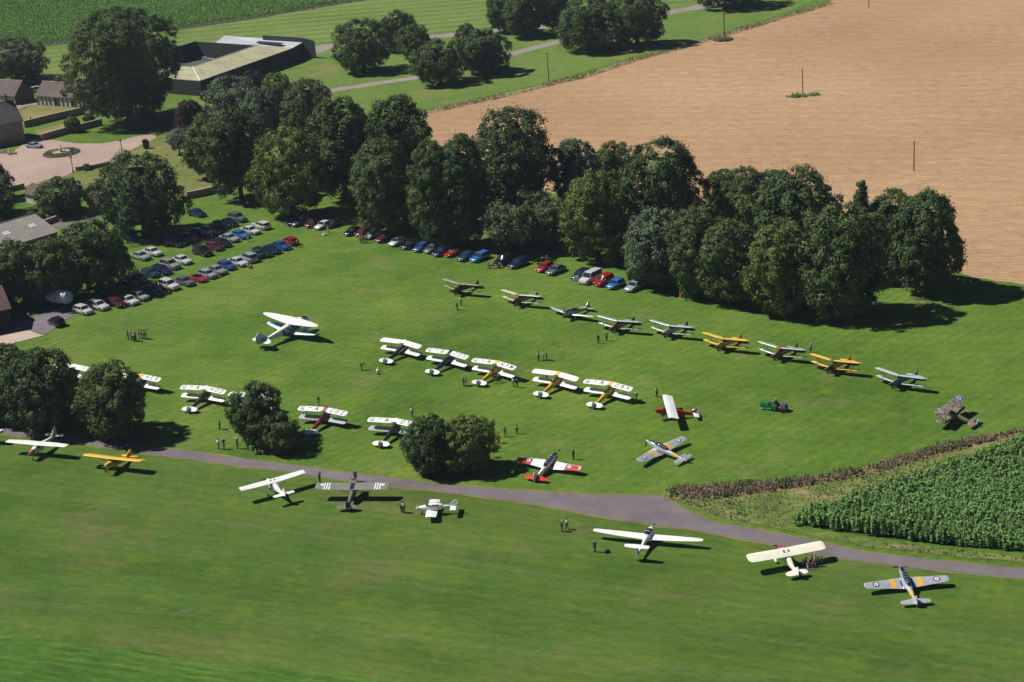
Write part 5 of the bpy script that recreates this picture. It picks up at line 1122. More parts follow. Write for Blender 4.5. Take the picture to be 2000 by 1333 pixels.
# ================================================================== CARS
CARP = objcol_mat('car_paint', 0.22, 0.25, 0.8); TRIM = paint((0.02, 0.02, 0.022), 0.5)
HEADL = paint((0.55, 0.57, 0.6), 0.12, 0.2, name='lamp_lens'); TAILL = paint((0.35, 0.01, 0.01), 0.2)
def cring(x, w, zb, zt): return [(x, -w*.88, zb), (x, -w, zb+.14), (x, -w, zt-.24), (x, -w*.95, zt-.07), (x, -w*.72, zt), (x, w*.72, zt), (x, w*.95, zt-.07), (x, w, zt-.24), (x, w, zb+.14), (x, w*.88, zb)]
def rring(z, x0, x1, w, c=.16): return [(x0, -w+c, z), (x0-c*.6, -w, z), (x1+c*.6, -w, z), (x1, -w+c, z), (x1, w-c, z), (x1+c*.6, w, z), (x0-c*.6, w, z), (x0, w-c, z)]
def car_proto(kind):
    spec = {'hatch': (4.05, .86, 1.45, .30, -1.45, .98, -1.80, .94), 'saloon': (4.55, .89, 1.42, .25, -1.05, .98, -1.62, .92), 'estate': (4.7, .90, 1.48, .25, -1.85, 1.0, -2.12, .95),
            'suv': (4.5, .93, 1.72, .30, -1.80, 1.0, -2.02, 1.08), 'coupe': (4.2, .87, 1.30, .05, -.75, .78, -1.45, .86), 'open': (3.95, .84, 1.18, .0, 0, .7, -.2, .84), 'van': (5.0, .98, 1.98, .75, -2.35, 1.35, -2.4, 1.15)}[kind]
    L, w_, zr, rx0, rx1, bx0, bx1, zb = spec; h = L/2
    o = empty(kind+'_car' if kind not in ('van',) else 'van', (0, 0, 0))
    body = MB().loft([cring(x, a*w_, b, c) for x, a, b, c in ((h, .70, .34, .62), (h-.10, .90, .24, zb-.22), (h-.5, .98, .2, zb-.09), (bx0, 1, .2, zb), (-.4, 1, .2, zb+.02), (bx1, 1, .2, zb+.02), (-h+.12, .95, .24, zb-.02), (-h, .80, .36, zb-.14))]).build('body', CARP, o, 40)
    if kind == 'open':
        MB().loft([rring(zb-.02, .35, -1.05, w_*.80), rring(zb+.03, .33, -1.03, w_*.78)]).build('interior', TRIM, o, 0)
        m = MB(); m.prism([(.62, zb), (.25, zr), (.22, zr), (.57, zb)], -w_*.78, w_*.78); m.build('windscreen', GLASS, o, 0)
        for y in (-.36, .36): MB().box((-.55, y, zb+.14), (.16, .46, .42), 0, -.2).build('seat', TRIM, o, 0)
    else:
        MB().loft([rring(zb-.03, bx0, bx1, w_*.92), rring(zb+(zr-zb)*.55, bx0-(bx0-rx0)*.60, bx1+(rx1-bx1)*.55, w_*.86), rring(zr-.06, rx0+.06, rx1-.06, w_*.76)]).build('windows', GLASS, o, 30)
        rf = MB().loft([rring(zr-.075, rx0+.10, rx1-.10, w_*.785), rring(zr-.02, rx0-.02, rx1+.02, w_*.77), rring(zr, rx0-.2, rx1+.2, w_*.62, .25)]).build('roof', CARP, o, 40)
        m = MB()
        for s_ in (1, -1):
            for (xa, xb_) in ((bx0-.05, rx0), (-.35, -.38), (bx1+.18, rx1+.05)):
                m.tube((xa, s_*w_*.925, zb-.02), (xb_, s_*w_*.775, zr-.05), .045, n=5)
        m.build('pillars', CARP, o, 0)
    for x in (h-.82, -h+.78):
        for s_ in (1, -1):
            t = MB().lathe([(.2, -.1), (.30, -.1), (.325, -.06), (.325, .06), (.30, .1), (.2, .1)], (x, s_*(w_-.07), .325), 14, 'y').build('wheel', BLACK, o)
            MB().lathe([(.02, -.108), (.2, -.104), (.2, .104), (.02, .108)], (x, s_*(w_-.07), .325), 10, 'y').build('rim', STEEL, t)
            m = MB(); m.lathe([(.02, -.01), (.37, -.01), (.37, .01), (.02, .01)], (x, s_*(w_+.001), .34), 16, 'y'); m.v = [(a, b, max(c, .2)) for a, b, c in m.v]; m.build('wheel_arch', TRIM, o, 0)
    for s_ in (1, -1):
        MB().ball((h-.14, s_*w_*.66, zb-.27), .13, 8, 6, (.7, 1.3, .7)).build('headlight', HEADL, o)
        MB().box((-h+.05, s_*w_*.74, zb-.18), (.14, .2, .16)).build('tail_light', TAILL, o, 0)
        MB().ball((bx0-.25, s_*(w_+.06), zb+.06), .09, 8, 6, (.7, 1, .7)).build('wing_mirror', CARP, o)
    MB().box((h-.03, 0, .42), (.06, w_*1.1, .16)).build('grille', TRIM, o, 0)
    MB().box((h-.005, 0, .36), (.05, .5, .11)).build('number_plate', WHITE, o, 0)
    return o
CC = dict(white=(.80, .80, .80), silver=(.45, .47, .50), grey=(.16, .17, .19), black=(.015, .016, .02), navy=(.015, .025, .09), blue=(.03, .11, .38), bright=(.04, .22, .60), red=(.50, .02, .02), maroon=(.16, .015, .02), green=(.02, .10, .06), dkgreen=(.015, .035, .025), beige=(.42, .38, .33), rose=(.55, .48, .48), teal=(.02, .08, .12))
PROTO = {}; used = set()
GP, GT = 'cars parked in rows in the left car park', 'cars parked along the foot of the wood'
def place_car(kind, col, px, py, deg, label, group, cat='car'):
    if kind not in PROTO: PROTO[kind] = car_proto(kind)
    c = (*CC[col], 1); p = at(px, py, 0.0)
    if kind in used: o = copy_tree(PROTO[kind], None, c)
    else:
        o = PROTO[kind]; used.add(kind); o.color = c
        for ch in o.children: ch.color = c
    o.location = (p.x, p.y, 0.0); o.rotation_euler = (0, 0, R(deg)+random.gauss(0, 0.03))
    k_ = 1.13 if group == GP else 1.06; o.scale = (k_, k_, k_); tag(o, label, cat, group); return o
HF, HT = -43, -129     # noses of the car park rows, noses along the wood
CARS = [
 # top row of the car park
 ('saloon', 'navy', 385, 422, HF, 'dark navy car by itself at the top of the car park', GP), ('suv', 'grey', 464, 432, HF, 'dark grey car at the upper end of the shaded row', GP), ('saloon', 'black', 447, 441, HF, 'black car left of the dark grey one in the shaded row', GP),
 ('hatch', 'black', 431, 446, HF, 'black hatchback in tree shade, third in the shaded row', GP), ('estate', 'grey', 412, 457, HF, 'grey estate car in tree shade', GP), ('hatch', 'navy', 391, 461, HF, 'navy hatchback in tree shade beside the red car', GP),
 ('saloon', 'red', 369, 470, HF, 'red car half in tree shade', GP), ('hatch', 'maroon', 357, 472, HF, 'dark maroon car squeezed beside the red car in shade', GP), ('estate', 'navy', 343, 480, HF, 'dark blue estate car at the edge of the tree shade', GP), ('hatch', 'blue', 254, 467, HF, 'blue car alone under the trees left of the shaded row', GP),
 # second row
 ('estate', 'white', 511, 446, 128, 'white estate car facing away at the upper end of the second row', GP), ('saloon', 'white', 490, 456, HF, 'white car with dark sunroof next to the white estate', GP), ('saloon', 'bright', 470, 464, HF, 'bright blue car in the second row', GP),
 ('saloon', 'silver', 449, 471, HF, 'silver car right below the shaded row', GP), ('hatch', 'black', 435, 481, HF, 'black car between the silver and the dark red car', GP), ('hatch', 'maroon', 420, 488, HF, 'dark red hatchback in the second row', GP), ('suv', 'black', 396, 498, HF, 'black off road car at the lower end of its short row', GP),
 ('saloon', 'white', 357, 514, HF, 'white saloon with open grass left and right of it', GP), ('saloon', 'white', 299, 498, HF, 'white saloon uppermost beside the dark tree', GP), ('saloon', 'silver', 276, 506, HF, 'silver saloon just below the white one beside the dark tree', GP),
 ('suv', 'beige', 333, 524, HF, 'brownish off road car above the navy one', GP), ('estate', 'navy', 316, 534, HF, 'navy car with bright side below the brownish one', GP), ('hatch', 'teal', 294, 540, HF, 'dark teal car half in tree shade', GP), ('hatch', 'grey', 271, 549, HF, 'grey car in the shade of the dark tree', GP), ('hatch', 'maroon', 254, 556, HF, 'maroon car hidden deep in shade', GP),
 # front row
 ('hatch', 'red', 567, 477, 128, 'red car at the upper end of the long front row', GP), ('saloon', 'blue', 549, 486, HF, 'blue saloon next to the red end car', GP), ('saloon', 'navy', 529, 494, HF, 'dark navy saloon, third from the upper end of the front row', GP), ('estate', 'dkgreen', 513, 500, HF, 'almost black green estate beside the green car', GP),
 ('saloon', 'green', 500, 502, 128, 'green car in the front row', GP), ('suv', 'silver', 486, 510, 128, 'silver off road car with picnickers in front', GP), ('saloon', 'white', 465, 518, HF, 'white saloon between the blue car and the silver off road car', GP), ('hatch', 'blue', 443, 525, HF, 'strong blue hatchback in the front row', GP),
 ('saloon', 'beige', 424, 534, HF, 'beige car behind the silver one with a black bonnet', GP), ('hatch', 'silver', 406, 542, HF, 'silver car left of the beige one', GP), ('open', 'red', 387, 549, HF, 'red open topped car in the front row', GP), ('saloon', 'grey', 361, 556, HF, 'grey saloon left of the red open car', GP),
 ('suv', 'white', 331, 564, HF, 'white boxy car in the middle of the front row', GP), ('saloon', 'dkgreen', 299, 573, HF-8, 'dark green saloon parked at an angle', GP), ('hatch', 'rose', 273, 585, HF, 'pale pinkish hatchback in the front row', GP), ('saloon', 'white', 252, 593, HF, 'white saloon left of the pale pinkish car', GP),
 ('hatch', 'maroon', 229, 598, HF, 'dark maroon hatchback between two white cars', GP), ('estate', 'white', 193, 603, HF, 'white estate beside the white car at the lower end', GP), ('hatch', 'white', 163, 612, HF+4, 'bright white hatchback at the lower end of the front row', GP), ('hatch', 'black', 111, 635, 128, 'black hatchback on the edge of the yard', GP),
 # along the wood
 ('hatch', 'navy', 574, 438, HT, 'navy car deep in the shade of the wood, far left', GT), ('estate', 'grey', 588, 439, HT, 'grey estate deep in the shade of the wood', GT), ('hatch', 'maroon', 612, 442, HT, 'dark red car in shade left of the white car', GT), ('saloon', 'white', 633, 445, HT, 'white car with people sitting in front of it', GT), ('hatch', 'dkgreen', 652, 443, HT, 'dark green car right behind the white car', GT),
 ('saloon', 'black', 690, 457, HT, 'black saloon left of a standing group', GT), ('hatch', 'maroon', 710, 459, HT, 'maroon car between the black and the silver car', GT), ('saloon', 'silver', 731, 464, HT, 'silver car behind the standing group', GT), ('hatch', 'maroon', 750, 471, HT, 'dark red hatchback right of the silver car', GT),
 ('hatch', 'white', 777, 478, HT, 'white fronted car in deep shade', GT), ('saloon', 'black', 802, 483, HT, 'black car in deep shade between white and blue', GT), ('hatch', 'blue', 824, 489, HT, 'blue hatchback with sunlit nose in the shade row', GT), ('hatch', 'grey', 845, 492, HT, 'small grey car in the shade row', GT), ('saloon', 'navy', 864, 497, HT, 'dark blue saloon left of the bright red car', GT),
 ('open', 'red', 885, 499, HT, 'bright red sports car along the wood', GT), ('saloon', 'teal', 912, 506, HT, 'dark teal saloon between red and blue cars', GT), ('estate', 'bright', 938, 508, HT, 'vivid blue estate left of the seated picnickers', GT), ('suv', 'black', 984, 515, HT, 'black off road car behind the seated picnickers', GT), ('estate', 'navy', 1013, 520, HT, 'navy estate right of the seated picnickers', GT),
 ('hatch', 'red', 1065, 528, HT, 'small red car with somebody standing behind it', GT), ('saloon', 'grey', 1086, 533, HT, 'low grey saloon right of the small red car', GT), ('estate', 'navy', 1135, 543, HT, 'navy estate left of the white van', GT), ('suv', 'red', 1180, 555, HT, 'orange red car between the white van and the blue car', GT), ('hatch', 'bright', 1203, 561, HT, 'bright blue hatchback second from the right end', GT), ('estate', 'silver', 1240, 565, HT, 'silver estate at the right end of the row along the wood', GT),
 ('saloon', 'silver', 68, 289, -30, 'silver car parked on the gravel forecourt', None), ('hatch', 'silver', 1, 440, -20, 'silver car at the left edge below the forecourt', None),
]
for c_ in CARS: place_car(*c_)
place_car('van', 'white', 1154, 550, HT, 'white van parked among the cars with its back door open', GT, 'van')
place_car('suv', 'white', 66, 181, -150, 'white vehicle between the two timber framed cottages', None)
# rear door standing open on the van's sunny side
v_ = at(1143, 556); m = MB(); m.box((0, 0, .9), (.08, 1.0, 1.4), .7); o_ = [o for o in C.objects if o.get('category') == 'van'][0]
dm = MB(); dm.box((2.46, -1.35, 1.0), (.9, .06, 1.3), -.5); dm.build('open_door', CARP, o_, 0).color = (.8, .8, .8, 1)

# ================================================================== PEOPLE
SKIN = paint((0.42, 0.23, 0.16), 0.55, 0, 0.05, name='skin'); CLOTH = objcol_mat('cloth', 0.85)
def skin_mesh(V, E, Rd, sub=1):
    me = bpy.data.meshes.new('s'); me.from_pydata(V, E, []); ob = bpy.data.objects.new('s', me); C.objects.link(ob)
    ob.modifiers.new('k', 'SKIN'); 
    for i, r in enumerate(Rd): me.skin_vertices[0].data[i].radius = (r, r) if not isinstance(r, tuple) else r
    me.skin_vertices[0].data[0].use_root = True
    s = ob.modifiers.new('b', 'SUBSURF'); s.levels = sub; s.render_levels = sub
    bpy.context.view_layer.update()
    out = bpy.data.meshes.new_from_object(ob.evaluated_get(bpy.context.evaluated_depsgraph_get()))
    r = ([tuple(v.co) for v in out.vertices], [tuple(p.vertices) for p in out.polygons])
    bpy.data.objects.remove(ob); bpy.data.meshes.remove(me); bpy.data.meshes.remove(out); return r
def pose_joints(p):
    J = dict(pel=(0, 0, .94), sp=(0, 0, 1.13), ch=(0, 0, 1.33), nk=(0, 0, 1.48), hb=(.015, 0, 1.56), hd=(.02, 0, 1.65))
    for s, y in (('l', 1), ('r', -1)):
        J.update({s+'sh': (0, y*.175, 1.42), s+'el': (-.03, y*.25, 1.15), s+'wr': (.06, y*.26, .91), s+'hp': (0, y*.09, .90), s+'kn': (.02, y*.10, .50), s+'an': (-.01, y*.11, .09), s+'to': (.15, y*.13, .035)})
    if p == 'walk':
        J.update(lkn=(.16, .10, .52), lan=(.22, .1, .09), lto=(.38, .11, .04), rkn=(.02, -.1, .5), ran=(-.28, -.1, .15), rto=(-.16, -.1, .04), lel=(-.14, .25, 1.16), lwr=(-.14, .26, .92), rel=(.1, -.25, 1.16), rwr=(.24, -.24, .97))
    if p == 'camera':
        for s, y in (('l', 1), ('r', -1)): J.update({s+'el': (.16, y*.24, 1.25), s+'wr': (.20, y*.08, 1.53)})
    if p == 'hips':
        for s, y in (('l', 1), ('r', -1)): J.update({s+'el': (-.10, y*.38, 1.17), s+'wr': (.04, y*.20, 1.02)})
    if p == 'point':
        J.update(lel=(.24, .28, 1.36), lwr=(.46, .26, 1.46))
    if p in ('sit', 'drive'):
        up = {k: (v[0]-.06, v[1], v[2]-.78) for k, v in J.items() if k in ('pel', 'sp', 'ch', 'nk', 'hb', 'hd', 'lsh', 'rsh')}; J.update(up)
        for s, y in (('l', 1), ('r', -1)):
            J.update({s+'hp': (-.04, y*.10, .14), s+'kn': (.36, y*.16, .40), s+'an': (.56, y*.15, .09), s+'to': (.70, y*.17, .05), s+'el': (.06, y*.27, .42), s+'wr': (.28, y*.18, .42)})
        if p == 'drive':
            for s, y in (('l', 1), ('r', -1)): J.update({s+'kn': (.40, y*.14, .18), s+'an': (.48, y*.13, -.22), s+'to': (.62, y*.13, -.26), s+'el': (.14, y*.24, .42), s+'wr': (.36, y*.14, .46)})
    if p == 'crouch':
        J.update(pel=(-.18, 0, .34), sp=(-.10, 0, .52), ch=(.02, 0, .70), nk=(.10, 0, .83), hb=(.14, 0, .90), hd=(.17, 0, .98), lsh=(.03, .175, .78), rsh=(.03, -.175, .78))
        for s, y in (('l', 1), ('r', -1)): J.update({s+'hp': (-.16, y*.1, .32), s+'kn': (.22, y*.18, .46), s+'an': (-.02, y*.14, .09), s+'to': (.13, y*.16, .035), s+'el': (.20, y*.26, .58), s+'wr': (.34, y*.12, .42)})
    if p == 'bend':
        J.update(pel=(-.12, 0, .92), sp=(.04, 0, 1.04), ch=(.22, 0, 1.12), nk=(.36, 0, 1.14), hb=(.43, 0, 1.13), hd=(.51, 0, 1.13), lsh=(.28, .175, 1.12), rsh=(.28, -.175, 1.12))
        for s, y in (('l', 1), ('r', -1)): J.update({s+'hp': (-.10, y*.09, .88), s+'el': (.34, y*.2, .86), s+'wr': (.44, y*.12, .66)})
    return J
def person_proto(pose):
    J = pose_joints(pose); V, Rd, E, ix = [], [], [], {}
    def v(k, p, r, par=None):
        ix[k] = len(V); V.append(p); Rd.append(r)
        if par is not None: E.append((ix[par], ix[k]))
    v('pel', J['pel'], .125); v('sp', J['sp'], .115, 'pel'); v('ch', J['ch'], .13, 'sp'); v('nk', J['nk'], .055, 'ch'); v('hb', J['hb'], .078, 'nk'); v('hd', J['hd'], .095, 'hb')
    d = Vector(J['hd'])-Vector(J['hb']); up = d.normalized(); f = Vector((1, 0, 0))-up*up.x; f.normalize() if f.length > .3 else None
    tp = Vector(J['hd'])+up*.07; v('tp', tuple(tp), .055, 'hd'); ns = Vector(J['hb'])+up*.045+f*.115; v('ns', tuple(ns), .014, 'hb')
    for s, y in (('l', 1), ('r', -1)):
        v(s+'sh', J[s+'sh'], .058, 'ch'); v(s+'el', J[s+'el'], .040, s+'sh'); v(s+'wr', J[s+'wr'], .026, s+'el')
        w = Vector(J[s+'wr']); dr = (w-Vector(J[s+'el'])).normalized(); pl = w+dr*.075; v(s+'pa', tuple(pl), (.034, .018), s+'wr')
        side_ = dr.cross(Vector((0, 1, 0))); side_ = side_.normalized() if side_.length > .1 else Vector((1, 0, 0))
        for i, (o_, l_) in enumerate(((-.028, .066), (-.010, .078), (.009, .073), (.027, .058))):
            b1 = pl+dr*.03+side_*o_; v('%sf%d' % (s, i), tuple(b1), .0095, s+'pa'); b2 = b1+dr*l_*.55+Vector((.004, -y*.012, 0)); v('%sg%d' % (s, i), tuple(b2), .009, '%sf%d' % (s, i)); v('%sh%d' % (s, i), tuple(b2+dr*l_*.4+Vector((.004, -y*.02, 0))), .008, '%sg%d' % (s, i))
        th = w+dr*.03-side_*.038; v(s+'t0', tuple(th), .011, s+'wr'); v(s+'t1', tuple(th+dr*.035-side_*.018), .009, s+'t0')
        v(s+'hp', J[s+'hp'], .085, 'pel'); v(s+'kn', J[s+'kn'], .056, s+'hp'); v(s+'an', J[s+'an'], .036, s+'kn'); v(s+'to', J[s+'to'], .034, s+'an')
    vv, ff = skin_mesh(V, E, Rd)
    mb = MB(); mb.add(vv, ff); mb.mi = 1
    for y in (-1, 1): e = Vector(J['hb'])+up*.085+f*.088+Vector((0, y*.032, 0)); mb.ball(tuple(e), .012, 6, 4)
    body = mb.build('person', [SKIN, BLACK], None, 60)
    def shell(name, keys, par, add, ends={}):
        V2, R2, E2, m2 = [], [], [], {}
        for k in keys: m2[k] = len(V2); V2.append(J[k]); R2.append(Rd[ix[k]]+add if not isinstance(Rd[ix[k]], tuple) else Rd[ix[k]][0]+add)
        for a, b in par: E2.append((m2[a], m2[b]))
        a, b = skin_mesh(V2, E2, R2); m = MB(); m.add(a, b); return m.build(name, CLOTH, body, 60)
    shell('shirt', ['pel', 'sp', 'ch', 'lsh', 'lel', 'rsh', 'rel'], [('pel', 'sp'), ('sp', 'ch'), ('ch', 'lsh'), ('lsh', 'lel'), ('ch', 'rsh'), ('rsh', 'rel')], .022)
    shell('trousers', ['pel', 'lhp', 'lkn', 'lan', 'rhp', 'rkn', 'ran'], [('pel', 'lhp'), ('lhp', 'lkn'), ('lkn', 'lan'), ('pel', 'rhp'), ('rhp', 'rkn'), ('rkn', 'ran')], .018)
    m = MB(); hc = Vector(J['hd'])+up*.035-f*.02; m.ball(tuple(hc), .112, 12, 8, (1, .9, .95)); m.build('hair', CLOTH, body)
    for s in 'lr':
        m = MB(); a, b = Vector(J[s+'an']), Vector(J[s+'to']); m.loft([[tuple(q+Vector((0, yy, zz))) for yy, zz in ((-.045, -.03), (.045, -.03), (.04, .03), (-.04, .03))] for q in (a-Vector((.06, 0, .03)), a+(b-a)*.5, b+Vector((.05, 0, 0)))]); m.build('shoe', BLACK, body, 0)
    return body
PP = {}; pused = set()
SC = dict(white=(.72, .72, .72), navy=(.02, .025, .07), black=(.015, .015, .018), red=(.45, .03, .03), blue=(.05, .14, .42), sky=(.16, .42, .60), grey=(.2, .2, .22), beige=(.42, .36, .26), khaki=(.25, .21, .13), pink=(.62, .3, .34), purple=(.12, .05, .16), green=(.04, .1, .05), brown=(.08, .045, .025), blond=(.4, .3, .15), silver=(.5, .5, .5), yellow=(.6, .5, .08), orange=(.6, .12, .02), denim=(.06, .09, .17))
def person(px, py, deg, pose, shirt, trou, hair, label, group=None, z=0.0, sc=1.0, hat=None, loc=None):
    if pose not in PP: PP[pose] = person_proto(pose)
    if pose in pused: o = copy_tree(PP[pose])
    else: o = PP[pose]; pused.add(pose)
    for ch in o.children:
        k = ch.name.split('.')[0]
        if k in ('shirt', 'trousers', 'hair'): ch.color = (*SC[{'shirt': shirt, 'trousers': trou, 'hair': hair}[k]], 1)
    p = at(px, py, z) if loc is None else loc
    o.location = (p.x, p.y, z if loc is None else p.z); o.rotation_euler = (0, 0, R(deg)); sc = sc*(1.07 if px < 800 else 1.0); o.scale = (sc, sc, sc)
    tag(o, label, 'person', group)
    if hat:
        J = pose_joints(pose); h = Vector(J['hd'])+Vector((0, 0, .06)); MB().lathe([(.20, -.01), (.20, .005), (.115, .02), (.10, .09), (.03, .11)], tuple(h), 14).build('hat', paint(SC[hat], .8), o)
    return o
G1 = 'people gathered on the grass at the left'; GPn = 'people sitting in front of the parked cars'; GW = 'people seated behind the cream aeroplane'
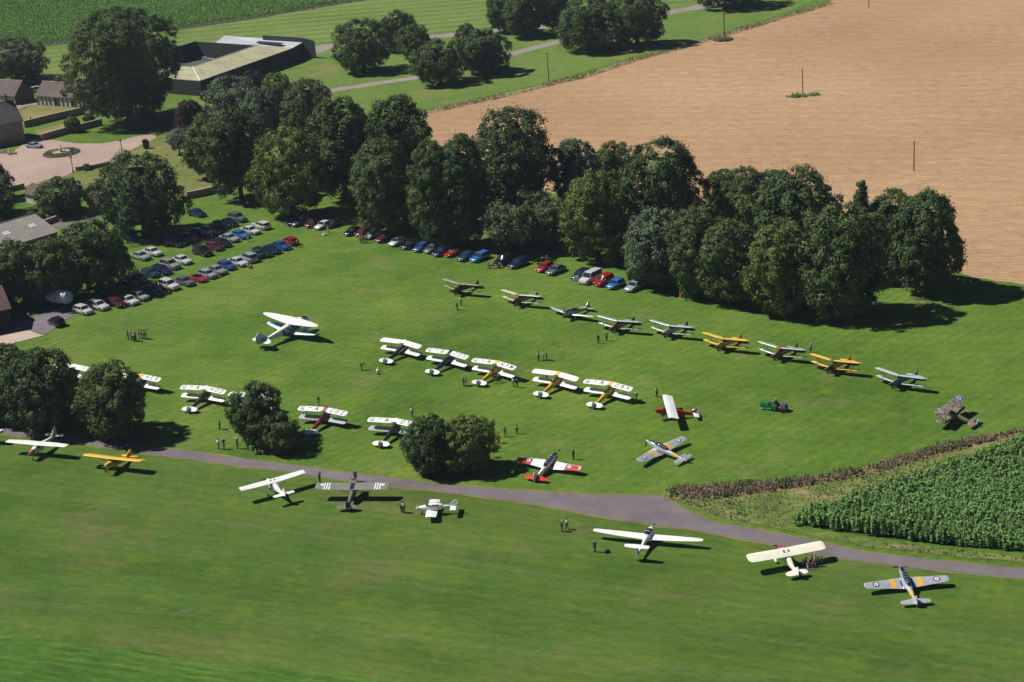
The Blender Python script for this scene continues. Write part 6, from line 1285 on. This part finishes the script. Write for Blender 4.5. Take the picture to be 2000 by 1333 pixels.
PEOPLE = [
 (251, 663.5, 0, 'stand', 'navy', 'black', 'grey', 'person in navy standing slightly apart at the left of the group on the grass', G1), (258, 665, -30, 'stand', 'red', 'black', 'blond', 'fair haired person in dark red inside the group on the grass', G1),
 (263, 668, 90, 'hips', 'white', 'black', 'blond', 'person in white top nearest the camera in the group on the grass', G1), (266, 667, 150, 'stand', 'grey', 'denim', 'brown', 'person in grey right behind the white top in the group on the grass', G1),
 (273, 662, 200, 'stand', 'black', 'denim', 'brown', 'person in black in the middle of the group on the grass', G1), (278, 662, 180, 'stand', 'brown', 'khaki', 'brown', 'person in brown top and khaki trousers in the group on the grass', G1),
 (282, 663, 180, 'hips', 'beige', 'green', 'brown', 'person in beige top in the group on the grass', G1), (286, 663.5, 200, 'stand', 'navy', 'black', 'black', 'tall person in navy at the right of the group on the grass', G1),
 (893, 606.5, 60, 'walk', 'blue', 'navy', 'grey', 'person in blue jacket walking toward the camouflaged biplane', None), (901, 597, 80, 'stand', 'white', 'black', 'brown', 'person in white top standing in front of the camouflaged biplane', None),
 (1169, 671.5, -90, 'walk', 'navy', 'black', 'black', 'person in navy striding below the maroon biplane', None), (1185, 667, -90, 'stand', 'silver', 'black', 'blond', 'person in pale top right of the striding one', None),
 (1052, 705.5, -40, 'stand', 'white', 'black', 'black', 'person in white shirt and black trousers above the yellow biplanes', None), (1062, 703.5, 200, 'stand', 'silver', 'grey', 'brown', 'person in grey trousers between two others above the yellow biplanes', None), (1068, 705.5, 180, 'hips', 'navy', 'navy', 'grey', 'person all in navy, right of the three above the yellow biplanes', None),
 (707, 723.5, 20, 'bend', 'black', 'black', 'brown', 'person in black bending over on the open grass', None), (738, 731, 60, 'crouch', 'white', 'beige', 'white', 'person in white crouching behind the first middle row biplane', None),
 (906, 755, 20, 'stand', 'black', 'black', 'blond', 'fair haired person in black beside the tail of the NFM biplane', None), (910.5, 753.5, 190, 'stand', 'denim', 'grey', 'grey', 'person in blue grey facing the one in black by the NFM tail', None),
 (968.5, 750, 100, 'stand', 'red', 'beige', 'brown', 'person in red by the fuselage of the NFM biplane', None), (965, 744, 120, 'stand', 'brown', 'black', 'brown', 'person in brown leaning at the cockpit of the NFM biplane', None), (975, 747, 100, 'stand', 'silver', 'black', 'white', 'white haired person by the wing root of the NFM biplane', None),
 (1003, 756.5, 60, 'stand', 'silver', 'khaki', 'black', 'person in pale top behind the right wing of the NFM biplane', None), (1010.5, 757, 80, 'stand', 'denim', 'navy', 'black', 'person in blue behind the right wing tip of the NFM biplane', None),
 (1068.5, 750, 10, 'stand', 'purple', 'denim', 'blond', 'person in purple beside the cockpit of the plain white winged yellow biplane', None), (1243, 781, 190, 'bend', 'silver', 'black', 'white', 'person with white hair bending at the wing tip of the OBX biplane', None),
 (1283, 776, -60, 'stand', 'white', 'black', 'grey', 'person in white shirt above the red high wing aeroplane', None), (1120.5, 898.5, 130, 'camera', 'black', 'black', 'grey', 'person in black photographing the red and white trainer', None),
 (1010, 848, -100, 'stand', 'white', 'black', 'grey', 'person in white shirt right of the yellowing tree', None), (987, 854, -60, 'hips', 'grey', 'grey', 'brown', 'person in grey just right of the yellowing tree', None), (974, 866, 200, 'stand', 'red', 'khaki', 'brown', 'person in red half hidden by the yellowing tree', None),
 (430, 839, 170, 'stand', 'sky', 'black', 'silver', 'person in light blue standing on the grass between two trees', None), (427.5, 878, 60, 'stand', 'white', 'grey', 'brown', 'person in white top and grey trousers, left of four by the road', 'people standing by the road'), (438, 878, 130, 'hips', 'green', 'beige', 'silver', 'person in green with pale hat, second of four by the road', 'people standing by the road'),
 (464.5, 877, 150, 'camera', 'beige', 'khaki', 'white', 'person in beige raising a camera by the road', 'people standing by the road'), (485, 880, 140, 'stand', 'sky', 'denim', 'blond', 'person in light blue and jeans, right of four by the road', 'people standing by the road'),
 (501, 888.5, 90, 'sit', 'silver', 'grey', 'grey', 'person in grey sitting on the grass left of two others under the tree', None), (508, 888, 90, 'sit', 'red', 'black', 'brown', 'person in dark red sitting between two others under the tree', None), (514, 888, 100, 'sit', 'white', 'khaki', 'brown', 'person in white sitting right of two others under the tree', None),
 (623, 794, -100, 'stand', 'black', 'silver', 'blond', 'person in black and pale trousers in front of the maroon biplane', None), (806, 815, -120, 'walk', 'white', 'black', 'black', 'person in white shirt walking in front of the dark DTI biplane', None), (593, 818, 20, 'stand', 'white', 'beige', 'blond', 'person in white beside the wing of the maroon biplane', None), (599, 819, 180, 'stand', 'pink', 'beige', 'brown', 'person in pink beside the wing of the maroon biplane', None),
 (625, 943, 40, 'camera', 'navy', 'navy', 'silver', 'person in navy by the road left of the striped wing', None), (695, 941, -90, 'stand', 'blue', 'black', 'silver', 'person in blue top on the road edge above the striped wing', None),
 (785, 1001, 60, 'stand', 'green', 'black', 'brown', 'person in dark green left of the small low wing aeroplane', None), (789.5, 1003, 80, 'stand', 'white', 'black', 'green', 'person in white top next to the dark green one', None),
 (1098, 1039, -20, 'stand', 'navy', 'black', 'white', 'white haired person in navy above the motor glider wing', None), (1107.5, 1035, 190, 'walk', 'white', 'black', 'black', 'person in white shirt walking above the motor glider wing', None), (1162, 1079, 60, 'stand', 'navy', 'navy', 'silver', 'person in navy standing beside a bag on the grass', None),
 (1583.5, 689.5, -100, 'stand', 'white', 'black', 'white', 'person in white standing behind the black nosed yellow biplane', None),
 (704.5, 475, -80, 'stand', 'white', 'black', 'brown', 'person in white, left of the group before the silver car', GT.replace('cars parked', 'people standing')), (708.5, 475.5, -100, 'stand', 'silver', 'black', 'blond', 'person in pale top, second of the group before the silver car', GT.replace('cars parked', 'people standing')), (713, 475, -80, 'stand', 'white', 'navy', 'black', 'person in white and navy, third of the group before the silver car', GT.replace('cars parked', 'people standing')), (717.5, 474, -120, 'stand', 'grey', 'black', 'brown', 'person in grey, right of the group before the silver car', GT.replace('cars parked', 'people standing')),
 (642, 455, -90, 'stand', 'red', 'white', 'black', 'person in red and white standing at the white car', None), (637, 459, -60, 'sit', 'white', 'white', 'blond', 'person in white sitting on the grass at the white car', None),
 (954.5, 523.5, -100, 'sit', 'black', 'grey', 'brown', 'person in black, left end of the row of picnickers', GPn), (958, 524, -90, 'sit', 'orange', 'khaki', 'blond', 'person in orange in the row of picnickers', GPn), (963.5, 524, -90, 'sit', 'navy', 'silver', 'black', 'person in navy in the row of picnickers', GPn), (969, 523.5, -80, 'sit', 'white', 'beige', 'brown', 'person in white in the row of picnickers', GPn), (975, 524, -80, 'sit', 'brown', 'black', 'black', 'person in brown in the row of picnickers', GPn), (980, 523, -80, 'sit', 'pink', 'beige', 'blond', 'person in pink, right end of the row of picnickers', GPn),
 (1069, 516, -90, 'stand', 'sky', 'purple', 'silver', 'person in light blue standing behind the small red car', None), (485, 473, -80, 'stand', 'white', 'white', 'brown', 'person in white at the nose of the bright blue car', None),
 (570.5, 481, -90, 'stand', 'white', 'white', 'brown', 'person in white at the red end car of the front row', None), (581, 483, 180, 'stand', 'silver', 'navy', 'brown', 'person in pale top behind the red end car', None), (486, 523, -60, 'sit', 'white', 'khaki', 'white', 'person in white sitting before the silver off road car', None), (491, 524, -100, 'sit', 'beige', 'denim', 'brown', 'person in beige sitting before the silver off road car', None),
 (430, 541, -90, 'crouch', 'grey', 'black', 'blond', 'person in grey crouching between the beige and silver cars', None), (58, 627, 0, 'stand', 'white', 'grey', 'brown', 'person in white in the shade of the yard', None),
 (1568, 1106, 150, 'sit', 'pink', 'denim', 'silver', 'person in pink sitting nearest the tail of the cream aeroplane', GW), (1574, 1101, 200, 'sit', 'white', 'khaki', 'silver', 'person in white sitting nearest the wing of the cream aeroplane', GW), (1579, 1109, 100, 'sit', 'sky', 'white', 'blond', 'person in light blue, lowest of those behind the cream aeroplane', GW), (1587, 1109, 90, 'sit', 'red', 'beige', 'brown', 'person in red top among those behind the cream aeroplane', GW),
 (1592, 1107, 120, 'stand', 'white', 'pink', 'blond', 'person standing in white and pink among those behind the cream aeroplane', GW), (1597, 1102, 170, 'sit', 'silver', 'grey', 'brown', 'person in silver grey with raised knees behind the cream aeroplane', GW), (1587, 1099, 200, 'sit', 'orange', 'black', 'blond', 'fair haired person in orange, uppermost behind the cream aeroplane', GW), (1604, 1101, 180, 'sit', 'beige', 'khaki', 'silver', 'person in beige at the right end behind the cream aeroplane', GW),
]
for P_ in PEOPLE: person(*P_)
# people in cockpits
def in_cockpit(match, x, shirt, hair, label):
    pl = [o for o in C.objects if o.get('label') and match in o['label'] and o.parent is None and o.name.startswith('biplane')][0]
    v = pitchm(11) @ Vector((x, 0, 1.22)); M_ = Matrix.Rotation(pl.rotation_euler.z, 3, 'Z'); w_ = M_ @ v+pl.location
    person(0, 0, math.degrees(pl.rotation_euler.z), 'drive', shirt, 'black', hair, label, loc=w_)
in_cockpit('NFM', -1.62, 'green', 'yellow', 'person with yellow helmet sitting in the rear cockpit of the NFM biplane')
in_cockpit('plain white wings', -1.62, 'black', 'white', 'person with white cap sitting in the rear cockpit of the plain winged yellow biplane')
in_cockpit('HOD', -1.62, 'red', 'brown', 'person in red in the rear cockpit of the dark green biplane')
# ================================================================== MOWER
c = at(1506, 800); c2 = at(1535, 804); h0 = math.atan2(c.y-c2.y, c.x-c2.x)
o = empty('ride_on_mower', (c.x, c.y, 0), h0); GRM = paint((0.015, 0.20, 0.05), 0.3, name='green_mower_paint'); REM = paint((0.50, 0.04, 0.02), 0.4)
MB().loft([rring(.45, 1.45, .15, .36, .1), rring(.85, 1.42, .15, .36, .12), rring(1.02, 1.25, .2, .28, .14)]).build('bonnet', GRM, o, 30)
MB().box((-.2, 0, .5), (1.3, .7, .22)).build('chassis', DARKM, o, 0, bevel=.03)
for s_ in (1, -1): MB().loft([rring(.55, -.1, -1.0, .14, .05), rring(.92, -.2, -.95, .14, .06)]).build('mudguard', GRM, o, 30).location = (0, s_*.50, 0)
MB().box((-.62, 0, .80), (.5, .5, .14)).box((-.86, 0, 1.08), (.12, .5, .5), 0, -.15).build('seat', BLACK, o, 0, bevel=.03)
st = MB(); st.tube((.1, 0, .7), (-.12, 0, 1.12), .03, n=6); st.lathe([(.17, -.015), (.2, -.015), (.2, .015), (.17, .015)], (-.12, 0, 1.12), 14); st.build('steering_wheel', BLACK, o)
for (x, r) in ((1.05, .26), (-.6, .42)):
    for s_ in (1, -1):
        t = MB().lathe([(r*.5, -.11), (r*.9, -.11), (r, -.05), (r, .05), (r*.9, .11), (r*.5, .11)], (x, s_*.50, r), 16, 'y').build('wheel', BLACK, o); MB().lathe([(.02, -.12), (r*.55, -.12), (r*.55, .12), (.02, .12)], (x, s_*.5, r), 12, 'y').build('rim', WHITE if x > 0 else GRM, t)
MB().box((.3, 0, .22), (1.1, 1.25, .2)).build('cutting_deck', GRM, o, 0, bevel=.05)
MB().tube((-.9, 0, .4), (-1.2, 0, .4), .04).build('drawbar', DARKM, o)
MB().loft([rring(.3, -1.1, -2.1, .5, .1), rring(.62, -1.05, -2.15, .55, .12)]).build('trailer', REM, o, 30)
MB().loft([rring(.63, -1.3, -2.2, .55, .15), rring(1.05, -1.4, -2.1, .38, .2)]).build('trailer_load', paint((.05, .06, .18), .6), o, 30)
for s_ in (1, -1): MB().lathe([(.1, -.07), (.24, -.07), (.24, .07), (.1, .07)], (-1.75, s_*.72, .24), 14, 'y').build('wheel', BLACK, o)
o.scale = (1.22, 1.15, 1.15); tag(o, 'green ride on mower towing a small red trailer on the mown grass', 'mower')
person(0, 0, math.degrees(h0), 'drive', 'navy', 'navy', 'silver', 'person in navy driving the green mower', sc=1.12, loc=Vector((c.x-.75*math.cos(h0), c.y-.75*math.sin(h0), .86)))
# ================================================================== SMALL THINGS
def bag(px, py, col, name, label, cat, d=(.6, .35, .35), rz=.4):
    p = at(px, py); m = MB(); m.loft([rring(0, d[0]/2, -d[0]/2, d[1]/2, .06), rring(d[2]*.7, d[0]*.48, -d[0]*.48, d[1]*.48, .08), rring(d[2], d[0]*.36, -d[0]*.36, d[1]*.3, .08)])
    o = m.build(name, paint(col, .8), None, 40, loc=(p.x, p.y, 0), rz=rz); tag(o, label, cat); hd = MB(); hd.path([(d[0]*.2, 0, d[2]*.9), (d[0]*.14, 0, d[2]*1.3), (-d[0]*.14, 0, d[2]*1.3), (-d[0]*.2, 0, d[2]*.9)], .015); hd.build('handle', BLACK, o); return o
bag(1186, 1080, (.02, .02, .022), 'holdall', 'black bag on the grass right of the person in navy', 'bag', (.8, .45, .4)); bag(1331, 581, (.62, .13, .03), 'rucksack', 'orange bag on the grass at the edge of the wood', 'bag', (.7, .5, .6))
bag(1582, 1108, (.05, .25, .35), 'cool_box', 'teal box among the people behind the cream aeroplane', 'cool box', (.6, .4, .4)); bag(633, 460, (.75, .75, .72), 'picnic_bag', 'white bag on the grass in front of the white car', 'bag', (.7, .5, .35))
bag(187, 832, (.10, .08, .35), 'blue_sack', 'blue sack in the shade at the foot of the lone round tree', 'sack', (.8, .6, .6))
p = at(1584, 1110); m = MB(); m.box((0, 0, .02), (1.7, 1.2, .03), .3); tag(m.build('picnic_blanket', paint((.06, .06, .07), .9, 0, .4), None, 0, loc=(p.x, p.y, 0)), 'dark blanket under the people behind the cream aeroplane', 'blanket')
b = at(1297, 978); m = MB(); m.box((0, 0, .45), (.12, .12, .9)); tag(m.build('marker_post', WHITE, None, 0, loc=(b.x, b.y, 0)), 'short white post at the corner of the dry weed bank', 'post')
for o in list(C.objects):
    if o.type == 'EMPTY' and not o.children: bpy.data.objects.remove(o)

# ================================================================== AIR
m_ = bpy.data.materials.new('hazy_air'); m_.use_nodes = True; n = m_.node_tree.nodes; n.remove(n['Principled BSDF'])
pv = n.new('ShaderNodeVolumePrincipled'); pv.inputs['Color'].default_value = (0.62, 0.78, 1.0, 1); pv.inputs['Density'].default_value = HAZE; pv.inputs['Anisotropy'].default_value = 0.1
m_.node_tree.links.new(pv.outputs[0], n['Material Output'].inputs['Volume'])
hz = MB().box((0, 3200, 59), (8200, 7800, 122)).build('haze', m_, None, 0); tag(hz, 'thin blue summer haze over the whole airfield', 'haze', kind='stuff')
